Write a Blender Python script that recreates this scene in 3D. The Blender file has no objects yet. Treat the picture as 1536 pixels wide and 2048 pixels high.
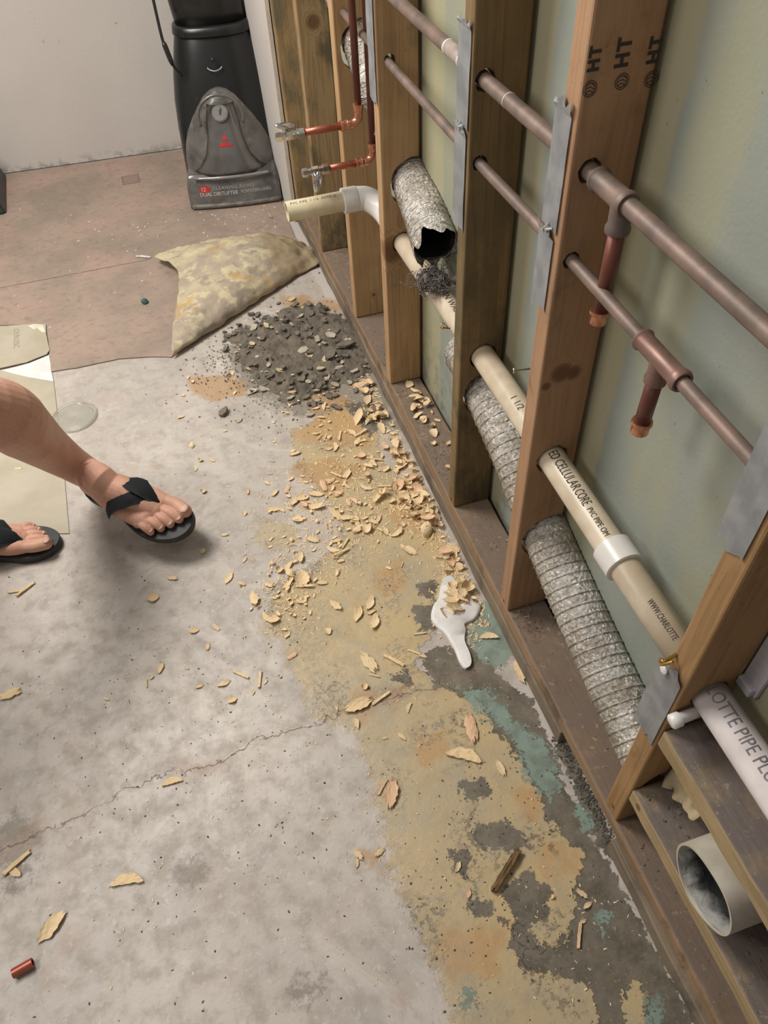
import bpy, bmesh, math, random
import numpy as np
from mathutils import Vector, Matrix, noise as mnoise
PI = math.pi
random.seed(7)
scene = bpy.context.scene
COL = scene.collection

# ------------------------------------------------------------------ camera
FPX = 1537.0
MR = np.array([[0.95155337, -0.30483313, -0.04028589],
               [-0.2549468, -0.7089249, -0.65759229],
               [0.17189624, 0.63600492, -0.7522961]])     # rows: camera right, down, forward in world axes
CAM = np.array([-0.48, 0.0, 1.4808])
cd = bpy.data.cameras.new('camera')
cam = bpy.data.objects.new('camera', cd)
COL.objects.link(cam)
cd.sensor_fit = 'VERTICAL'
cd.sensor_height = 36.0
cd.lens = FPX * 36.0 / 2048.0
cd.clip_start = 0.02
cd.clip_end = 60
cam.matrix_world = Matrix(((MR[0][0], -MR[1][0], -MR[2][0], CAM[0]),
                           (MR[0][1], -MR[1][1], -MR[2][1], CAM[1]),
                           (MR[0][2], -MR[1][2], -MR[2][2], CAM[2]),
                           (0, 0, 0, 1)))
scene.camera = cam

# ------------------------------------------------------------------ world, lamps, exposure
scene.view_settings.view_transform = 'Standard'
scene.view_settings.look = 'None'
scene.view_settings.gamma = 1.0
scene.view_settings.use_curve_mapping = False
scene.view_settings.exposure = 0.0
w = bpy.data.worlds.new('world')
scene.world = w
w.use_nodes = True
w.node_tree.nodes['Background'].inputs[0].default_value = (1.0, 0.96, 0.92, 1)
w.node_tree.nodes['Background'].inputs[1].default_value = 0.31


def area(name, loc, target, size, power, color):
    l = bpy.data.lights.new(name, 'AREA')
    l.shape = 'DISK'
    l.size = size
    l.energy = power
    l.color = color
    o = bpy.data.objects.new(name, l)
    o.location = loc
    o.rotation_euler = (Vector(target) - Vector(loc)).to_track_quat('-Z', 'Y').to_euler()
    COL.objects.link(o)
    return o


area('ceiling_and_fill_lamp', (-1.35, 2.15, 2.38), (-0.75, 1.5, 0), 1.0, 68, (1.0, 0.95, 0.88))
area('ceiling_and_fill_lamp', (-2.3, 1.0, 2.38), (-0.7, 1.2, 0), 0.8, 25, (1.0, 0.94, 0.87))  # added fill lamp, unseen: brightens the left floor and lightens the leg shadow


# ------------------------------------------------------------------ helpers: rays
def ray(u, v):
    return MR.T @ np.array([(u - 768) / FPX, (v - 1024) / FPX, 1.0])


def flo(u, v, z=0.0):
    r = ray(u, v)
    return Vector(CAM + (z - CAM[2]) / r[2] * r)


def pd(u, v, d):
    return Vector(CAM + d * ray(u, v))


def project(p):
    q = MR @ (np.asarray(p, float).T - CAM.reshape(3, *([1] * (np.asarray(p).ndim - 1))))
    return 768 + FPX * q[0] / q[2], 1024 + FPX * q[1] / q[2]


# ------------------------------------------------------------------ helpers: materials
class NT:
    def __init__(s, name, rough=0.6, metal=0.0, spec=0.5):
        s.m = bpy.data.materials.new(name)
        s.m.use_nodes = True
        s.t = s.m.node_tree
        s.b = s.t.nodes['Principled BSDF']
        s.b.inputs['Roughness'].default_value = rough
        s.b.inputs['Metallic'].default_value = metal
        s.b.inputs['Specular IOR Level'].default_value = spec
        s._tc = None

    def n(s, typ, **k):
        nd = s.t.nodes.new(typ)
        for a, b in k.items():
            setattr(nd, a, b)
        return nd

    def put(s, sock, v):
        if hasattr(v, 'is_linked') or isinstance(v, bpy.types.NodeSocket):
            s.t.links.new(v, sock)
        else:
            if isinstance(v, (tuple, list)) and len(v) == 3 and sock.type == 'RGBA':
                v = (*v, 1)
            sock.default_value = v

    def obj(s):
        if not s._tc:
            s._tc = s.n('ShaderNodeTexCoord')
        return s._tc.outputs['Object']

    def pos(s):
        return s.n('ShaderNodeNewGeometry').outputs['Position']

    def map(s, v, scale=(1, 1, 1), loc=(0, 0, 0)):
        m = s.n('ShaderNodeMapping')
        s.put(m.inputs['Vector'], v)
        m.inputs['Scale'].default_value = scale
        m.inputs['Location'].default_value = loc
        return m.outputs[0]

    def noise(s, v, scale, detail=4, rough=0.55, dist=0.0):
        nd = s.n('ShaderNodeTexNoise')
        s.put(nd.inputs['Vector'], v)
        nd.inputs['Scale'].default_value = scale
        nd.inputs['Detail'].default_value = detail
        nd.inputs['Roughness'].default_value = rough
        nd.inputs['Distortion'].default_value = dist
        return nd.outputs['Fac']

    def voro(s, v, scale, feature='F1'):
        nd = s.n('ShaderNodeTexVoronoi', feature=feature)
        s.put(nd.inputs['Vector'], v)
        nd.inputs['Scale'].default_value = scale
        return nd.outputs['Distance']

    def math(s, op, a, b=0.0, c=0.0, clamp=False):
        nd = s.n('ShaderNodeMath', operation=op)
        nd.use_clamp = clamp
        s.put(nd.inputs[0], a)
        s.put(nd.inputs[1], b)
        s.put(nd.inputs[2], c)
        return nd.outputs[0]

    def rng(s, v, a, b, c=0.0, d=1.0, smooth=True):
        nd = s.n('ShaderNodeMapRange')
        if smooth:
            nd.interpolation_type = 'SMOOTHSTEP'
        s.put(nd.inputs[0], v)
        for i, x in zip((1, 2, 3, 4), (a, b, c, d)):
            nd.inputs[i].default_value = x
        return nd.outputs[0]

    def mix(s, f, a, b, blend='MIX'):
        nd = s.n('ShaderNodeMix', data_type='RGBA', blend_type=blend)
        s.put(nd.inputs[0], f)
        s.put(nd.inputs[6], a)
        s.put(nd.inputs[7], b)
        return nd.outputs[2]

    def attr(s, name):
        return s.n('ShaderNodeAttribute', attribute_name=name).outputs['Fac']

    def sep(s, v):
        nd = s.n('ShaderNodeSeparateXYZ')
        s.put(nd.inputs[0], v)
        return nd.outputs

    def bump(s, h, dist=0.001, strength=1.0):
        nd = s.n('ShaderNodeBump')
        nd.inputs['Strength'].default_value = strength
        nd.inputs['Distance'].default_value = dist
        s.put(nd.inputs['Height'], h)
        s.t.links.new(nd.outputs[0], s.b.inputs['Normal'])

    def col(s, v):
        s.put(s.b.inputs['Base Color'], v)

    def rgh(s, v):
        s.put(s.b.inputs['Roughness'], v)


def simple(name, c, rough=0.5, metal=0.0, spec=0.5, var=0.25, scale=30, bump=0.0, bs=80, alt=None):
    t = NT(name, rough, metal, spec)
    p = t.obj()
    f = t.rng(t.noise(p, scale, 5), 0.3, 0.7)
    alt = alt or tuple(x * (1 - var) for x in c)
    t.col(t.mix(f, c, alt))
    if bump:
        t.bump(t.noise(p, bs, 5), bump)
    return t.m


def wood(name, c1, c2, axis=2, stain=None, amt=0.0, sc=1.0, top=None, knots=(), seed=0.0, z0=None):
    """lumber: grain runs along axis; stain = mould colour; knots = (point, radius)"""
    t = NT(name, 0.72, 0, 0.25)
    p = t.pos()
    s_ = [26 * sc] * 3
    s_[axis] = 1.3 * sc
    v = t.map(p, tuple(s_), (seed, seed * 1.7, seed * .6))
    kn = None
    if knots:
        for (kp, kr) in knots:
            d = t.n('ShaderNodeVectorMath', operation='DISTANCE')
            t.put(d.inputs[0], p)
            d.inputs[1].default_value = kp
            k = t.rng(d.outputs['Value'], kr * 0.4, kr * 2.2, 1, 0)
            kn = k if kn is None else t.math('MAXIMUM', kn, k)
    g = t.noise(v, 1.0, 3, 0.5, 0.6)
    if kn is not None:
        g = t.math('ADD', g, t.math('MULTIPLY', kn, 0.5))
    wv = t.math('SINE', t.math('MULTIPLY', g, 34.0))
    s2 = [160 * sc] * 3
    s2[axis] = 5 * sc
    fine = t.noise(t.map(p, tuple(s2)), 1.0, 3, 0.6)
    f = t.math('ADD', t.math('MULTIPLY', t.rng(wv, -0.2, 1.0), 0.45), t.math('MULTIPLY', fine, 0.6), clamp=True)
    c = t.mix(f, c1, c2)
    c = t.mix(t.rng(t.noise(p, 7, 3), 0.45, 0.75, 0, 0.45), c, tuple(x * 1.22 for x in c1))
    if kn is not None:
        c = t.mix(t.rng(kn, 0.35, 1.0, 0, 0.85), c, (c2[0] * .45, c2[1] * .35, c2[2] * .3))
    if stain:
        m = t.noise(t.map(p, (1, 1, .6), (seed, 0, seed)), 9, 8, 0.68)
        m = t.rng(m, 0.62 - 0.25 * amt, 0.78 - 0.22 * amt)
        if z0:
            zz = t.rng(t.sep(p)[2], z0[0], z0[1], 1, 0.15)
            m = t.math('MULTIPLY', m, zz)
        c = t.mix(t.math('MULTIPLY', m, 0.85), c, stain)
        sp = t.rng(t.noise(p, 190, 3, .7), 0.63, 0.7, 0, 0.5)
        c = t.mix(sp, c, tuple(x * .5 for x in stain))
    if top:   # dust lying on faces that look up
        nz = t.sep(t.n('ShaderNodeNewGeometry').outputs['Normal'])[2]
        d = t.math('MULTIPLY', t.rng(nz, 0.5, 0.9), t.rng(t.noise(p, 16, 7, .7), 0.3, 0.56, 0.35, 1))
        c = t.mix(d, c, top)
        c = t.mix(t.math('MULTIPLY', t.rng(nz, .5, .9), t.rng(t.noise(p, 60, 6, .75), 0.60, 0.64, 0, 0.6)), c, (.36, .31, .26))
    t.col(c)
    t.bump(t.math('ADD', fine, t.math('MULTIPLY', wv, 0.15)), 0.0007)
    return t.m


def sdf(P, poly):
    """signed distance of points P (N,2) to polygon, positive inside"""
    poly = np.array(poly, float)
    d = np.full(len(P), 1e9)
    ins = np.zeros(len(P), bool)
    for i in range(len(poly)):
        a, b = poly[i], poly[(i + 1) % len(poly)]
        e = b - a
        wv = P - a
        k = np.clip((wv @ e) / (e @ e + 1e-12), 0, 1)
        q = wv - k[:, None] * e
        d = np.minimum(d, (q * q).sum(1))
        c = ((a[1] <= P[:, 1]) != (b[1] <= P[:, 1])) & (wv[:, 0] < e[0] * wv[:, 1] / (e[1] if abs(e[1]) > 1e-12 else 1e-12))
        ins ^= c
    d = np.sqrt(d)
    return np.where(ins, d, -d)


def ppoly(px, z=0.0):
    return [(p.x, p.y) for p in (flo(u, v, z) for u, v in px)]


# ------------------------------------------------------------------ helpers: objects
def link(name, me, mat=None, parent=None, smooth=False):
    o = bpy.data.objects.new(name, me)
    COL.objects.link(o)
    if mat:
        me.materials.clear()
        me.materials.append(mat)
    if smooth:
        for p in me.polygons:
            p.use_smooth = True
    if parent is not None:
        o.parent = parent
        o.matrix_parent_inverse = parent.matrix_world.inverted()
    return o


def ob(name, bm, mat, parent=None, smooth=False):
    me = bpy.data.meshes.new(name)
    bm.normal_update()
    bm.to_mesh(me)
    bm.free()
    return link(name, me, mat, parent, smooth)


def thing(name, label, cat, loc=(0, 0, 0), group=None):
    o = bpy.data.objects.new(name, None)
    o.empty_display_size = 0.05
    COL.objects.link(o)
    o.location = loc
    bpy.context.view_layer.update()
    return tag(o, label, cat, group)


def tag(o, label, cat, group=None, kind=None):
    o['label'] = label
    o['category'] = cat
    if group:
        o['group'] = group
    if kind:
        o['kind'] = kind
    return o


def struct(o):
    o['kind'] = 'structure'
    return o


def bx(x0, x1, y0, y1, z0, z1, bev=0.0, bm=None, seg=2):
    nb = bmesh.new()
    bmesh.ops.create_cube(nb, size=1)
    for v in nb.verts:
        v.co = Vector((x0 if v.co.x < 0 else x1, y0 if v.co.y < 0 else y1, z0 if v.co.z < 0 else z1))
    if bev:
        bmesh.ops.bevel(nb, geom=nb.edges[:], offset=bev, segments=seg, profile=0.5, affect='EDGES')
    if bm is None:
        return nb
    me = bpy.data.meshes.new('tmp')
    nb.to_mesh(me)
    nb.free()
    bm.from_mesh(me)
    bpy.data.meshes.remove(me)
    return bm


def frames(pts):
    pts = [Vector(p) for p in pts]
    T = []
    for i in range(len(pts)):
        a = pts[max(i - 1, 0)]
        b = pts[min(i + 1, len(pts) - 1)]
        T.append((b - a).normalized())
    n = Vector((0, 0, 1)) if abs(T[0].z) < 0.9 else Vector((1, 0, 0))
    out = []
    for i, t in enumerate(T):
        n = (n - t * n.dot(t)).normalized()
        out.append((pts[i], t, n, t.cross(n)))
    return out


def tube(bm, pts, rad, seg=20, cap=True, inner=None):
    """tube through pts; rad number or list"""
    fr = frames(pts)
    rings = []
    for i, (p, t, n, b) in enumerate(fr):
        r = rad[i] if hasattr(rad, '__len__') else rad
        rings.append([bm.verts.new(p + (n * math.cos(2 * PI * k / seg) + b * math.sin(2 * PI * k / seg)) * r) for k in range(seg)])
    for a, c in zip(rings, rings[1:]):
        for k in range(seg):
            bm.faces.new((a[k], a[(k + 1) % seg], c[(k + 1) % seg], c[k]))
    if cap:
        bm.faces.new(rings[0][::-1])
        bm.faces.new(rings[-1])
    return rings


def smooth_path(pts, n=8):
    P = [Vector(p) for p in pts]
    out = []
    for i in range(len(P) - 1):
        p0, p1, p2, p3 = P[max(i - 1, 0)], P[i], P[i + 1], P[min(i + 2, len(P) - 1)]
        for k in range(n):
            t = k / n
            out.append(0.5 * ((2 * p1) + (p2 - p0) * t + (2 * p0 - 5 * p1 + 4 * p2 - p3) * t * t + (3 * p1 - p0 - 3 * p2 + p3) * t ** 3))
    out.append(P[-1])
    return out


def turned(bm, a, b, prof, seg=28, cap=True):
    """profile of revolution about axis a->b; prof = (distance along, radius)"""
    a, b = Vector(a), Vector(b)
    t = (b - a).normalized()
    n = t.orthogonal().normalized()
    c = t.cross(n)
    rings = [[bm.verts.new(a + t * s + (n * math.cos(2 * PI * k / seg) + c * math.sin(2 * PI * k / seg)) * r) for k in range(seg)] for s, r in prof]
    for p, q in zip(rings, rings[1:]):
        for k in range(seg):
            bm.faces.new((p[k], p[(k + 1) % seg], q[(k + 1) % seg], q[k]))
    if cap:
        bm.faces.new(rings[0][::-1])
        bm.faces.new(rings[-1])


def autosmooth(o, ang=40):
    me = o.data
    bm = bmesh.new()
    bm.from_mesh(me)
    bmesh.ops.recalc_face_normals(bm, faces=bm.faces[:])
    for f in bm.faces:
        f.smooth = True
    for e in bm.edges:
        if len(e.link_faces) == 2 and e.calc_face_angle(0) > math.radians(ang):
            e.smooth = False
    bm.to_mesh(me)
    bm.free()
    return o


def bake(o):
    """replace the object's mesh by its mesh with modifiers applied"""
    bpy.context.view_layer.update()
    dg = bpy.context.evaluated_depsgraph_get()
    me = bpy.data.meshes.new_from_object(o.evaluated_get(dg))
    o.modifiers.clear()
    o.data = me
    return o


def cut(o, cutters):
    for bmc in cutters:
        bmesh.ops.recalc_face_normals(bmc, faces=bmc.faces[:])
        me = bpy.data.meshes.new('cutter')
        bmc.to_mesh(me)
        bmc.free()
        co = bpy.data.objects.new('cutter', me)
        COL.objects.link(co)
        md = o.modifiers.new('b', 'BOOLEAN')
        md.operation = 'DIFFERENCE'
        md.solver = 'EXACT'
        md.object = co
        bake(o)
        bpy.data.objects.remove(co)
        bpy.data.meshes.remove(me)
    return o


def text_mesh(body, size, extrude=0.0002, spacing=1.0, bold=0.0):
    c = bpy.data.curves.new('t', 'FONT')
    c.body = body
    c.size = size
    c.extrude = extrude
    c.space_character = spacing
    c.offset = bold
    c.resolution_u = 3
    o = bpy.data.objects.new('t', c)
    COL.objects.link(o)
    bpy.context.view_layer.update()
    dg = bpy.context.evaluated_depsgraph_get()
    me = bpy.data.meshes.new_from_object(o.evaluated_get(dg))
    bpy.data.objects.remove(o)
    bpy.data.curves.remove(c)
    return me


def text_on(name, body, size, fn, mat, parent, spacing=1.0, sub=True, bold=0.0):
    """fn maps (x, y, z) of the text to a world point"""
    me = text_mesh(body, size, spacing=spacing, bold=bold)
    bm = bmesh.new()
    bm.from_mesh(me)
    if sub:
        bmesh.ops.triangulate(bm, faces=bm.faces[:])
        bmesh.ops.subdivide_edges(bm, edges=[e for e in bm.edges if e.calc_length() > size * .25], cuts=1)
    for v in bm.verts:
        v.co = Vector(fn(v.co.x, v.co.y, v.co.z))
    return ob(name, bm, mat, parent)


# ------------------------------------------------------------------ materials
M_ink = simple('ink', (.035, .03, .028), .7)
M_copper_old = simple('aged_copper', (.235, .165, .135), .55, .3, alt=(.13, .10, .085), scale=22, bump=.0002, bs=200)
M_copper_new = simple('bright_copper', (.45, .15, .095), .34, .65, alt=(.30, .085, .055), scale=14)
M_copper_dark = simple('red_copper', (.19, .062, .042), .4, .35, alt=(.12, .042, .032), scale=10)
M_copper_fit = simple('copper_fitting', (.62, .30, .18), .26, .85, alt=(.42, .18, .11), scale=30)
M_chrome = simple('chrome', (.75, .75, .74), .14, 1.0, alt=(.4, .4, .4), scale=40)
M_pvc = simple('pvc_pipe', (.60, .52, .40), .38, alt=(.44, .36, .26), scale=12, bump=.0002, bs=60)
M_pvc_white = simple('pvc_white', (.72, .71, .69), .3, alt=(.62, .6, .57), scale=8)
M_pvc_dim = simple('pvc_near', (.66, .62, .62), .35, alt=(.5, .46, .45), scale=14)
M_nickel = simple('galvanised_steel', (.55, .56, .57), .5, .25, alt=(.40, .41, .43), scale=26, bump=.0004, bs=60)
M_brass = simple('brass_screw', (.65, .42, .12), .25, .9)
M_black = simple('black_plastic', (.012, .013, .013), .32, alt=(.02, .021, .02))
M_rubber = simple('black_rubber', (.018, .02, .021), .62, alt=(.035, .038, .04), scale=40)
M_strap = simple('strap_fabric', (.018, .022, .027), .75, alt=(.03, .035, .04), bump=.0004, bs=400)
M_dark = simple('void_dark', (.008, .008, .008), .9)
M_chip = None


def wood_chip_mat(name, a, b):
    t = NT(name, 0.75, 0, .2)
    p = t.map(t.obj(), (4, 60, 60))
    f = t.noise(p, 3.0, 4, .6)
    c = t.mix(t.rng(f, .35, .65), a, b)
    oi = t.n('ShaderNodeObjectInfo').outputs['Random']
    c = t.mix(t.math('MULTIPLY', oi, .4), c, (a[0] * .86, a[1] * .74, a[2] * .6))
    t.col(c)
    t.bump(f, .0006)
    return t.m


M_chip = wood_chip_mat('wood_shaving', (.86, .71, .47), (.72, .54, .31))
M_chip_pink = wood_chip_mat('wood_shaving_pink', (.82, .60, .42), (.68, .44, .27))
M_chip_dark = wood_chip_mat('wood_splinter_dark', (.22, .14, .07), (.1, .065, .03))

# concrete floor with its mastic, paint and bare patches -----------------------------------------------------
FT = NT('concrete_floor', .5, 0, .45)
p = FT.pos()
n1 = FT.noise(p, 3.2, 6, .6)
n2 = FT.noise(p, 26, 7, .65)
n3 = FT.noise(p, 140, 5, .7)
n4 = FT.noise(p, 420, 3, .6)
base = FT.mix(FT.rng(n1, .3, .7), (.50, .455, .41), (.385, .35, .318))
base = FT.mix(FT.rng(n2, .42, .68, 0, .6), base, (.29, .25, .215))
base = FT.mix(FT.rng(FT.noise(p, 9, 6, .65, .8), .54, .68, 0, .55), base, (.40, .32, .265))
base = FT.mix(FT.rng(FT.noise(FT.map(p, (1, 1, 1), (8, 2, 0)), 6, 7, .68, 1.0), .53, .66, 0, .6), base, (.54, .50, .455))
base = FT.mix(FT.rng(FT.noise(FT.map(p, (1, 1, 1), (3, 5, 0)), 55, 6, .7), .58, .64, 0, .55), base, (.54, .51, .47))
base = FT.mix(FT.rng(n3, .63, .70, 0, .75), base, (.15, .125, .105))
base = FT.mix(FT.rng(n4, .68, .72, 0, .7), base, (.65, .61, .56))


def wob(name, amp1, amp2, amp3=0.0):
    a = FT.attr(name)
    d = FT.math('ADD', a, FT.math('MULTIPLY', FT.math('SUBTRACT', FT.noise(p, 12, 6, .62), .5), amp1))
    d = FT.math('ADD', d, FT.math('MULTIPLY', FT.math('SUBTRACT', FT.noise(p, 65, 5, .65), .5), amp2))
    d = FT.math('ADD', d, FT.math('MULTIPLY', FT.math('SUBTRACT', FT.noise(p, 210, 4, .7), .5), amp3))
    return d


def fmask(name, amp1, amp2, e=.0012, mx=1.0, amp3=0.0):
    return FT.rng(wob(name, amp1, amp2, amp3), -e, e, 0, mx)


# greyish transition round the mastic
c = FT.mix(fmask('grm', .12, .10, .015, .8, .05), base, (.20, .175, .14))
pal = fmask('pal', .04, .04, .004, .85, .02)
c = FT.mix(pal, c, (.50, .455, .43))
dcol = FT.mix(FT.rng(n2, .35, .65), (.105, .09, .068), (.165, .145, .11))
dcol = FT.mix(FT.rng(n3, .55, .68, 0, .6), dcol, (.24, .225, .185))
dcol = FT.mix(FT.rng(FT.noise(p, 6, 4), .42, .62, 0, .4), dcol, (.195, .172, .135))
c = FT.mix(fmask('drk', .05, .05, .0015, 1, .02), c, dcol)
# dirty yellow glue film, crisp where it borders the dark floor, worn and thin on the room side
ycol = FT.mix(FT.rng(FT.noise(p, 5, 5), .35, .65), (.49, .375, .20), (.42, .345, .215))
ycol = FT.mix(FT.rng(FT.noise(FT.map(p, (1, 1, 1), (2, 9, 0)), 11, 6, .65), .50, .64, 0, .6), ycol, (.36, .325, .24))
ycol = FT.mix(FT.rng(n2, .45, .7, 0, .45), ycol, (.34, .27, .175))
ycol = FT.mix(fmask('ora', .14, .03, .016, .66, .01), ycol, (.44, .26, .11))
yc = fmask('yel', .09, .05, .0015, 1, .015)
ys = fmask('yel', .12, .07, .018, .8, .03)
room = FT.rng(FT.sep(p)[0], -.42, -.24, 1, 0)
ym = FT.math('ADD', FT.math('MULTIPLY', yc, FT.math('SUBTRACT', 1.0, room)), FT.math('MULTIPLY', ys, room))
clus = FT.rng(FT.noise(FT.map(p, (1, 1, 1), (4, 4, 0)), 7, 5, .6), .50, .62)
worn = FT.math('MULTIPLY', FT.rng(FT.noise(p, 75, 6, .75), .52, .58), FT.math('ADD', FT.math('MULTIPLY', clus, .65), FT.math('MULTIPLY', room, .25)))
ym2 = FT.math('MULTIPLY', ym, FT.math('SUBTRACT', 1.0, worn))
c = FT.mix(ym2, c, ycol)
c = FT.mix(fmask('ors', .11, .04, .012, .75, .015), c, (.40, .245, .115))
dk = fmask('dho', .05, .045, .0012, 1, .02)
c = FT.mix(dk, c, dcol)
tcol = FT.mix(FT.rng(n2, .4, .65), (.22, .30, .255), (.16, .20, .165))
tl = fmask('tea', .06, .08, .0012, .95, .05)
c = FT.mix(tl, c, tcol)
sp = FT.rng(FT.noise(p, 48, 5, .75), .67, .69)
c = FT.mix(FT.math('MULTIPLY', FT.math('MULTIPLY', sp, fmask('yel', .02, .02, .02)), .85), c, (.13, .11, .085))
# crack
cn = FT.math('MULTIPLY', FT.math('SUBTRACT', FT.noise(p, 30, 5, .65), .5), .05)
cr = FT.math('ABSOLUTE', FT.math('ADD', FT.attr('crk'), cn))
halo = FT.math('MULTIPLY', FT.rng(cr, .0, .035, .45, 0), FT.rng(FT.noise(p, 8, 4), .42, .6))
c = FT.mix(halo, c, (.30, .20, .145))
crl = FT.rng(cr, .0004, .0016, .85, 0)
crl = FT.math('MULTIPLY', crl, FT.rng(FT.sep(p)[0], -.22, -.14, 1, .0))
crm = FT.math('MULTIPLY', crl, FT.rng(FT.noise(p, 14, 2), .36, .48, .25, 1))
c = FT.mix(crm, c, (.12, .085, .065))
FT.col(c)
FT.rgh(FT.rng(n2, .3, .7, .38, .62))
hh = FT.math('ADD', FT.math('MULTIPLY', n3, .35), FT.math('MULTIPLY', n2, .5))
hh = FT.math('ADD', hh, FT.math('MULTIPLY', ym2, .8))
hh = FT.math('ADD', hh, FT.math('MULTIPLY', tl, .3))
hh = FT.math('SUBTRACT', hh, FT.math('MULTIPLY', crm, .5))
hh = FT.math('ADD', hh, FT.math('MULTIPLY', FT.math('MULTIPLY', ym, FT.noise(FT.map(p, (1, 1, 1)), 45, 3, .5, 1.5)), .6))
FT.bump(hh, .0012)

# ------------------------------------------------------------------ floor
X0, X1, Y0f, Y1f, ST = -1.45, 0.12, -0.10, 3.2, 0.006
nx, ny = int((X1 - X0) / ST) + 1, int((Y1f - Y0f) / ST) + 1
gx, gy = np.meshgrid(np.linspace(X0, X1, nx), np.linspace(Y0f, Y1f, ny))
P2 = np.stack([gx.ravel(), gy.ravel()], 1)
verts = np.column_stack([P2, np.zeros(len(P2))])
idx = np.arange(nx * ny).reshape(ny, nx)
quads = np.stack([idx[:-1, :-1], idx[:-1, 1:], idx[1:, 1:], idx[1:, :-1]], -1).reshape(-1, 4)
# outer ring of big quads so the floor runs on
ext = [(-3.4, -1.8), (1.2, -1.8), (1.2, 4.3), (-3.4, 4.3)]
b0 = len(verts)
verts = np.vstack([verts, [(x, y, 0) for x, y in ext]])
cor = [idx[0, 0], idx[0, -1], idx[-1, -1], idx[-1, 0]]
me = bpy.data.meshes.new('floor')
faces = quads.tolist()
edges_loop = [idx[0, :].tolist(), idx[:, -1].tolist(), idx[-1, ::-1].tolist(), idx[::-1, 0].tolist()]
for k in range(4):
    faces.append([b0 + k, b0 + (k + 1) % 4] + edges_loop[k][::-1])
me.from_pydata(verts.tolist(), [], faces)
floor = struct(link('floor', me, FT.m))

YEL = [
    [(690, 800), (745, 850), (770, 930), (830, 1000), (895, 1080), (925, 1150), (900, 1230), (850, 1290), (830, 1330), (880, 1370), (960, 1410), (1010, 1470),
     (1055, 1540), (1085, 1590), (1092, 1640), (1130, 1660), (1165, 1710), (1150, 1760), (1142, 1830), (1120, 1900), (1060, 1900), (1035, 1850), (1010, 1840), (1060, 1940), (1180, 1965), (1200, 2060), (930, 2100),
     (890, 2000), (880, 1930), (850, 1880), (800, 1790), (785, 1720), (765, 1650), (745, 1590), (735, 1530), (720, 1470), (640, 1440), (600, 1360),
     (560, 1290), (545, 1240), (570, 1180), (640, 1140), (690, 1060), (640, 980), (600, 930), (590, 860)],
    [(505, 1035), (600, 1060), (590, 1110), (520, 1090)],
    [(1225, 1960), (1290, 1960), (1300, 2060), (1250, 2060)],
    [(520, 1230), (570, 1240), (570, 1290), (530, 1280)],
]
ORA = [[(600, 830), (690, 820), (740, 870), (735, 900), (640, 895), (590, 870)],
       [(740, 1130), (800, 1120), (810, 1170), (770, 1200), (740, 1170)],
       [(760, 1020), (870, 990), (880, 1060), (790, 1060)],
       [(830, 1480), (890, 1460), (900, 1500), (850, 1530)],
       [(690, 1380), (800, 1370), (850, 1330), (800, 1400), (720, 1430)],
       [(1060, 1670), (1140, 1680), (1150, 1740), (1090, 1740)],
       [(900, 1860), (1010, 1850), (1000, 1960), (900, 1960)],
       [(1030, 1570), (1080, 1590), (1080, 1650), (1040, 1640)]]
ORS = [[(585, 930), (660, 920), (730, 940), (720, 965), (650, 985), (600, 960)],
       [(375, 755), (470, 745), (490, 790), (430, 800), (380, 780)],
       [(560, 590), (660, 600), (700, 620), (640, 625), (570, 610)],
       [(730, 1705), (760, 1700), (765, 1740), (735, 1745)],
       [(600, 775), (690, 790), (700, 820), (630, 830)]]
DRK = [[(940, 1290), (1060, 1400), (1120, 1530), (1160, 1620), (1200, 1700), (1260, 1800), (1330, 1930), (1400, 2060), (1000, 2100), (940, 1800), (930, 1600), (880, 1400), (850, 1300)],
    [(1115, 1490), (1150, 1500), (1215, 1650), (1235, 1720), (1190, 1690), (1160, 1620)]]
DHO = [
    [(955, 1650), (1010, 1635), (1065, 1680), (1060, 1700), (960, 1700), (945, 1670)],
    [(1000, 1780), (1060, 1740), (1095, 1780), (1095, 1830), (1060, 1860), (1090, 1900), (1050, 1950), (1020, 1890), (1030, 1840)],
    [(925, 1565), (970, 1560), (985, 1585), (950, 1600), (925, 1590)],
    [(775, 1350), (820, 1340), (825, 1370), (780, 1370)],
    [(1195, 1955), (1135, 1905), (1150, 1850), (1150, 1900), (1205, 1975)],
    [(850, 1300), (905, 1305), (935, 1350), (920, 1385), (870, 1370), (850, 1340)],
    [(835, 1170), (880, 1165), (865, 1200), (840, 1190)],
    [(825, 1210), (870, 1210), (885, 1260), (840, 1265)],
    [(690, 810), (760, 800), (770, 850), (740, 870)],
    [(900, 1700), (945, 1700), (930, 1760), (905, 1745)],
    [(925, 1800), (985, 1800), (990, 1830), (940, 1835)],
    [(1115, 1490), (1150, 1500), (1215, 1650), (1235, 1720), (1190, 1690), (1160, 1620)]]
TEA = [[(905, 1370), (980, 1380), (1050, 1460), (1100, 1500), (1130, 1570), (1100, 1600), (1055, 1560), (1040, 1500), (990, 1450), (940, 1400)],
       [(940, 1210), (985, 1200), (1030, 1300), (1010, 1340), (960, 1320), (935, 1260)],
       [(1190, 1830), (1215, 1810), (1220, 1850), (1205, 1860)],
       [(1290, 2000), (1320, 1995), (1330, 2060), (1290, 2060)],
       [(1165, 1600), (1190, 1660), (1170, 1660), (1150, 1620)],
       [(930, 1975), (960, 1970), (965, 1995), (935, 2005)]]
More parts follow.
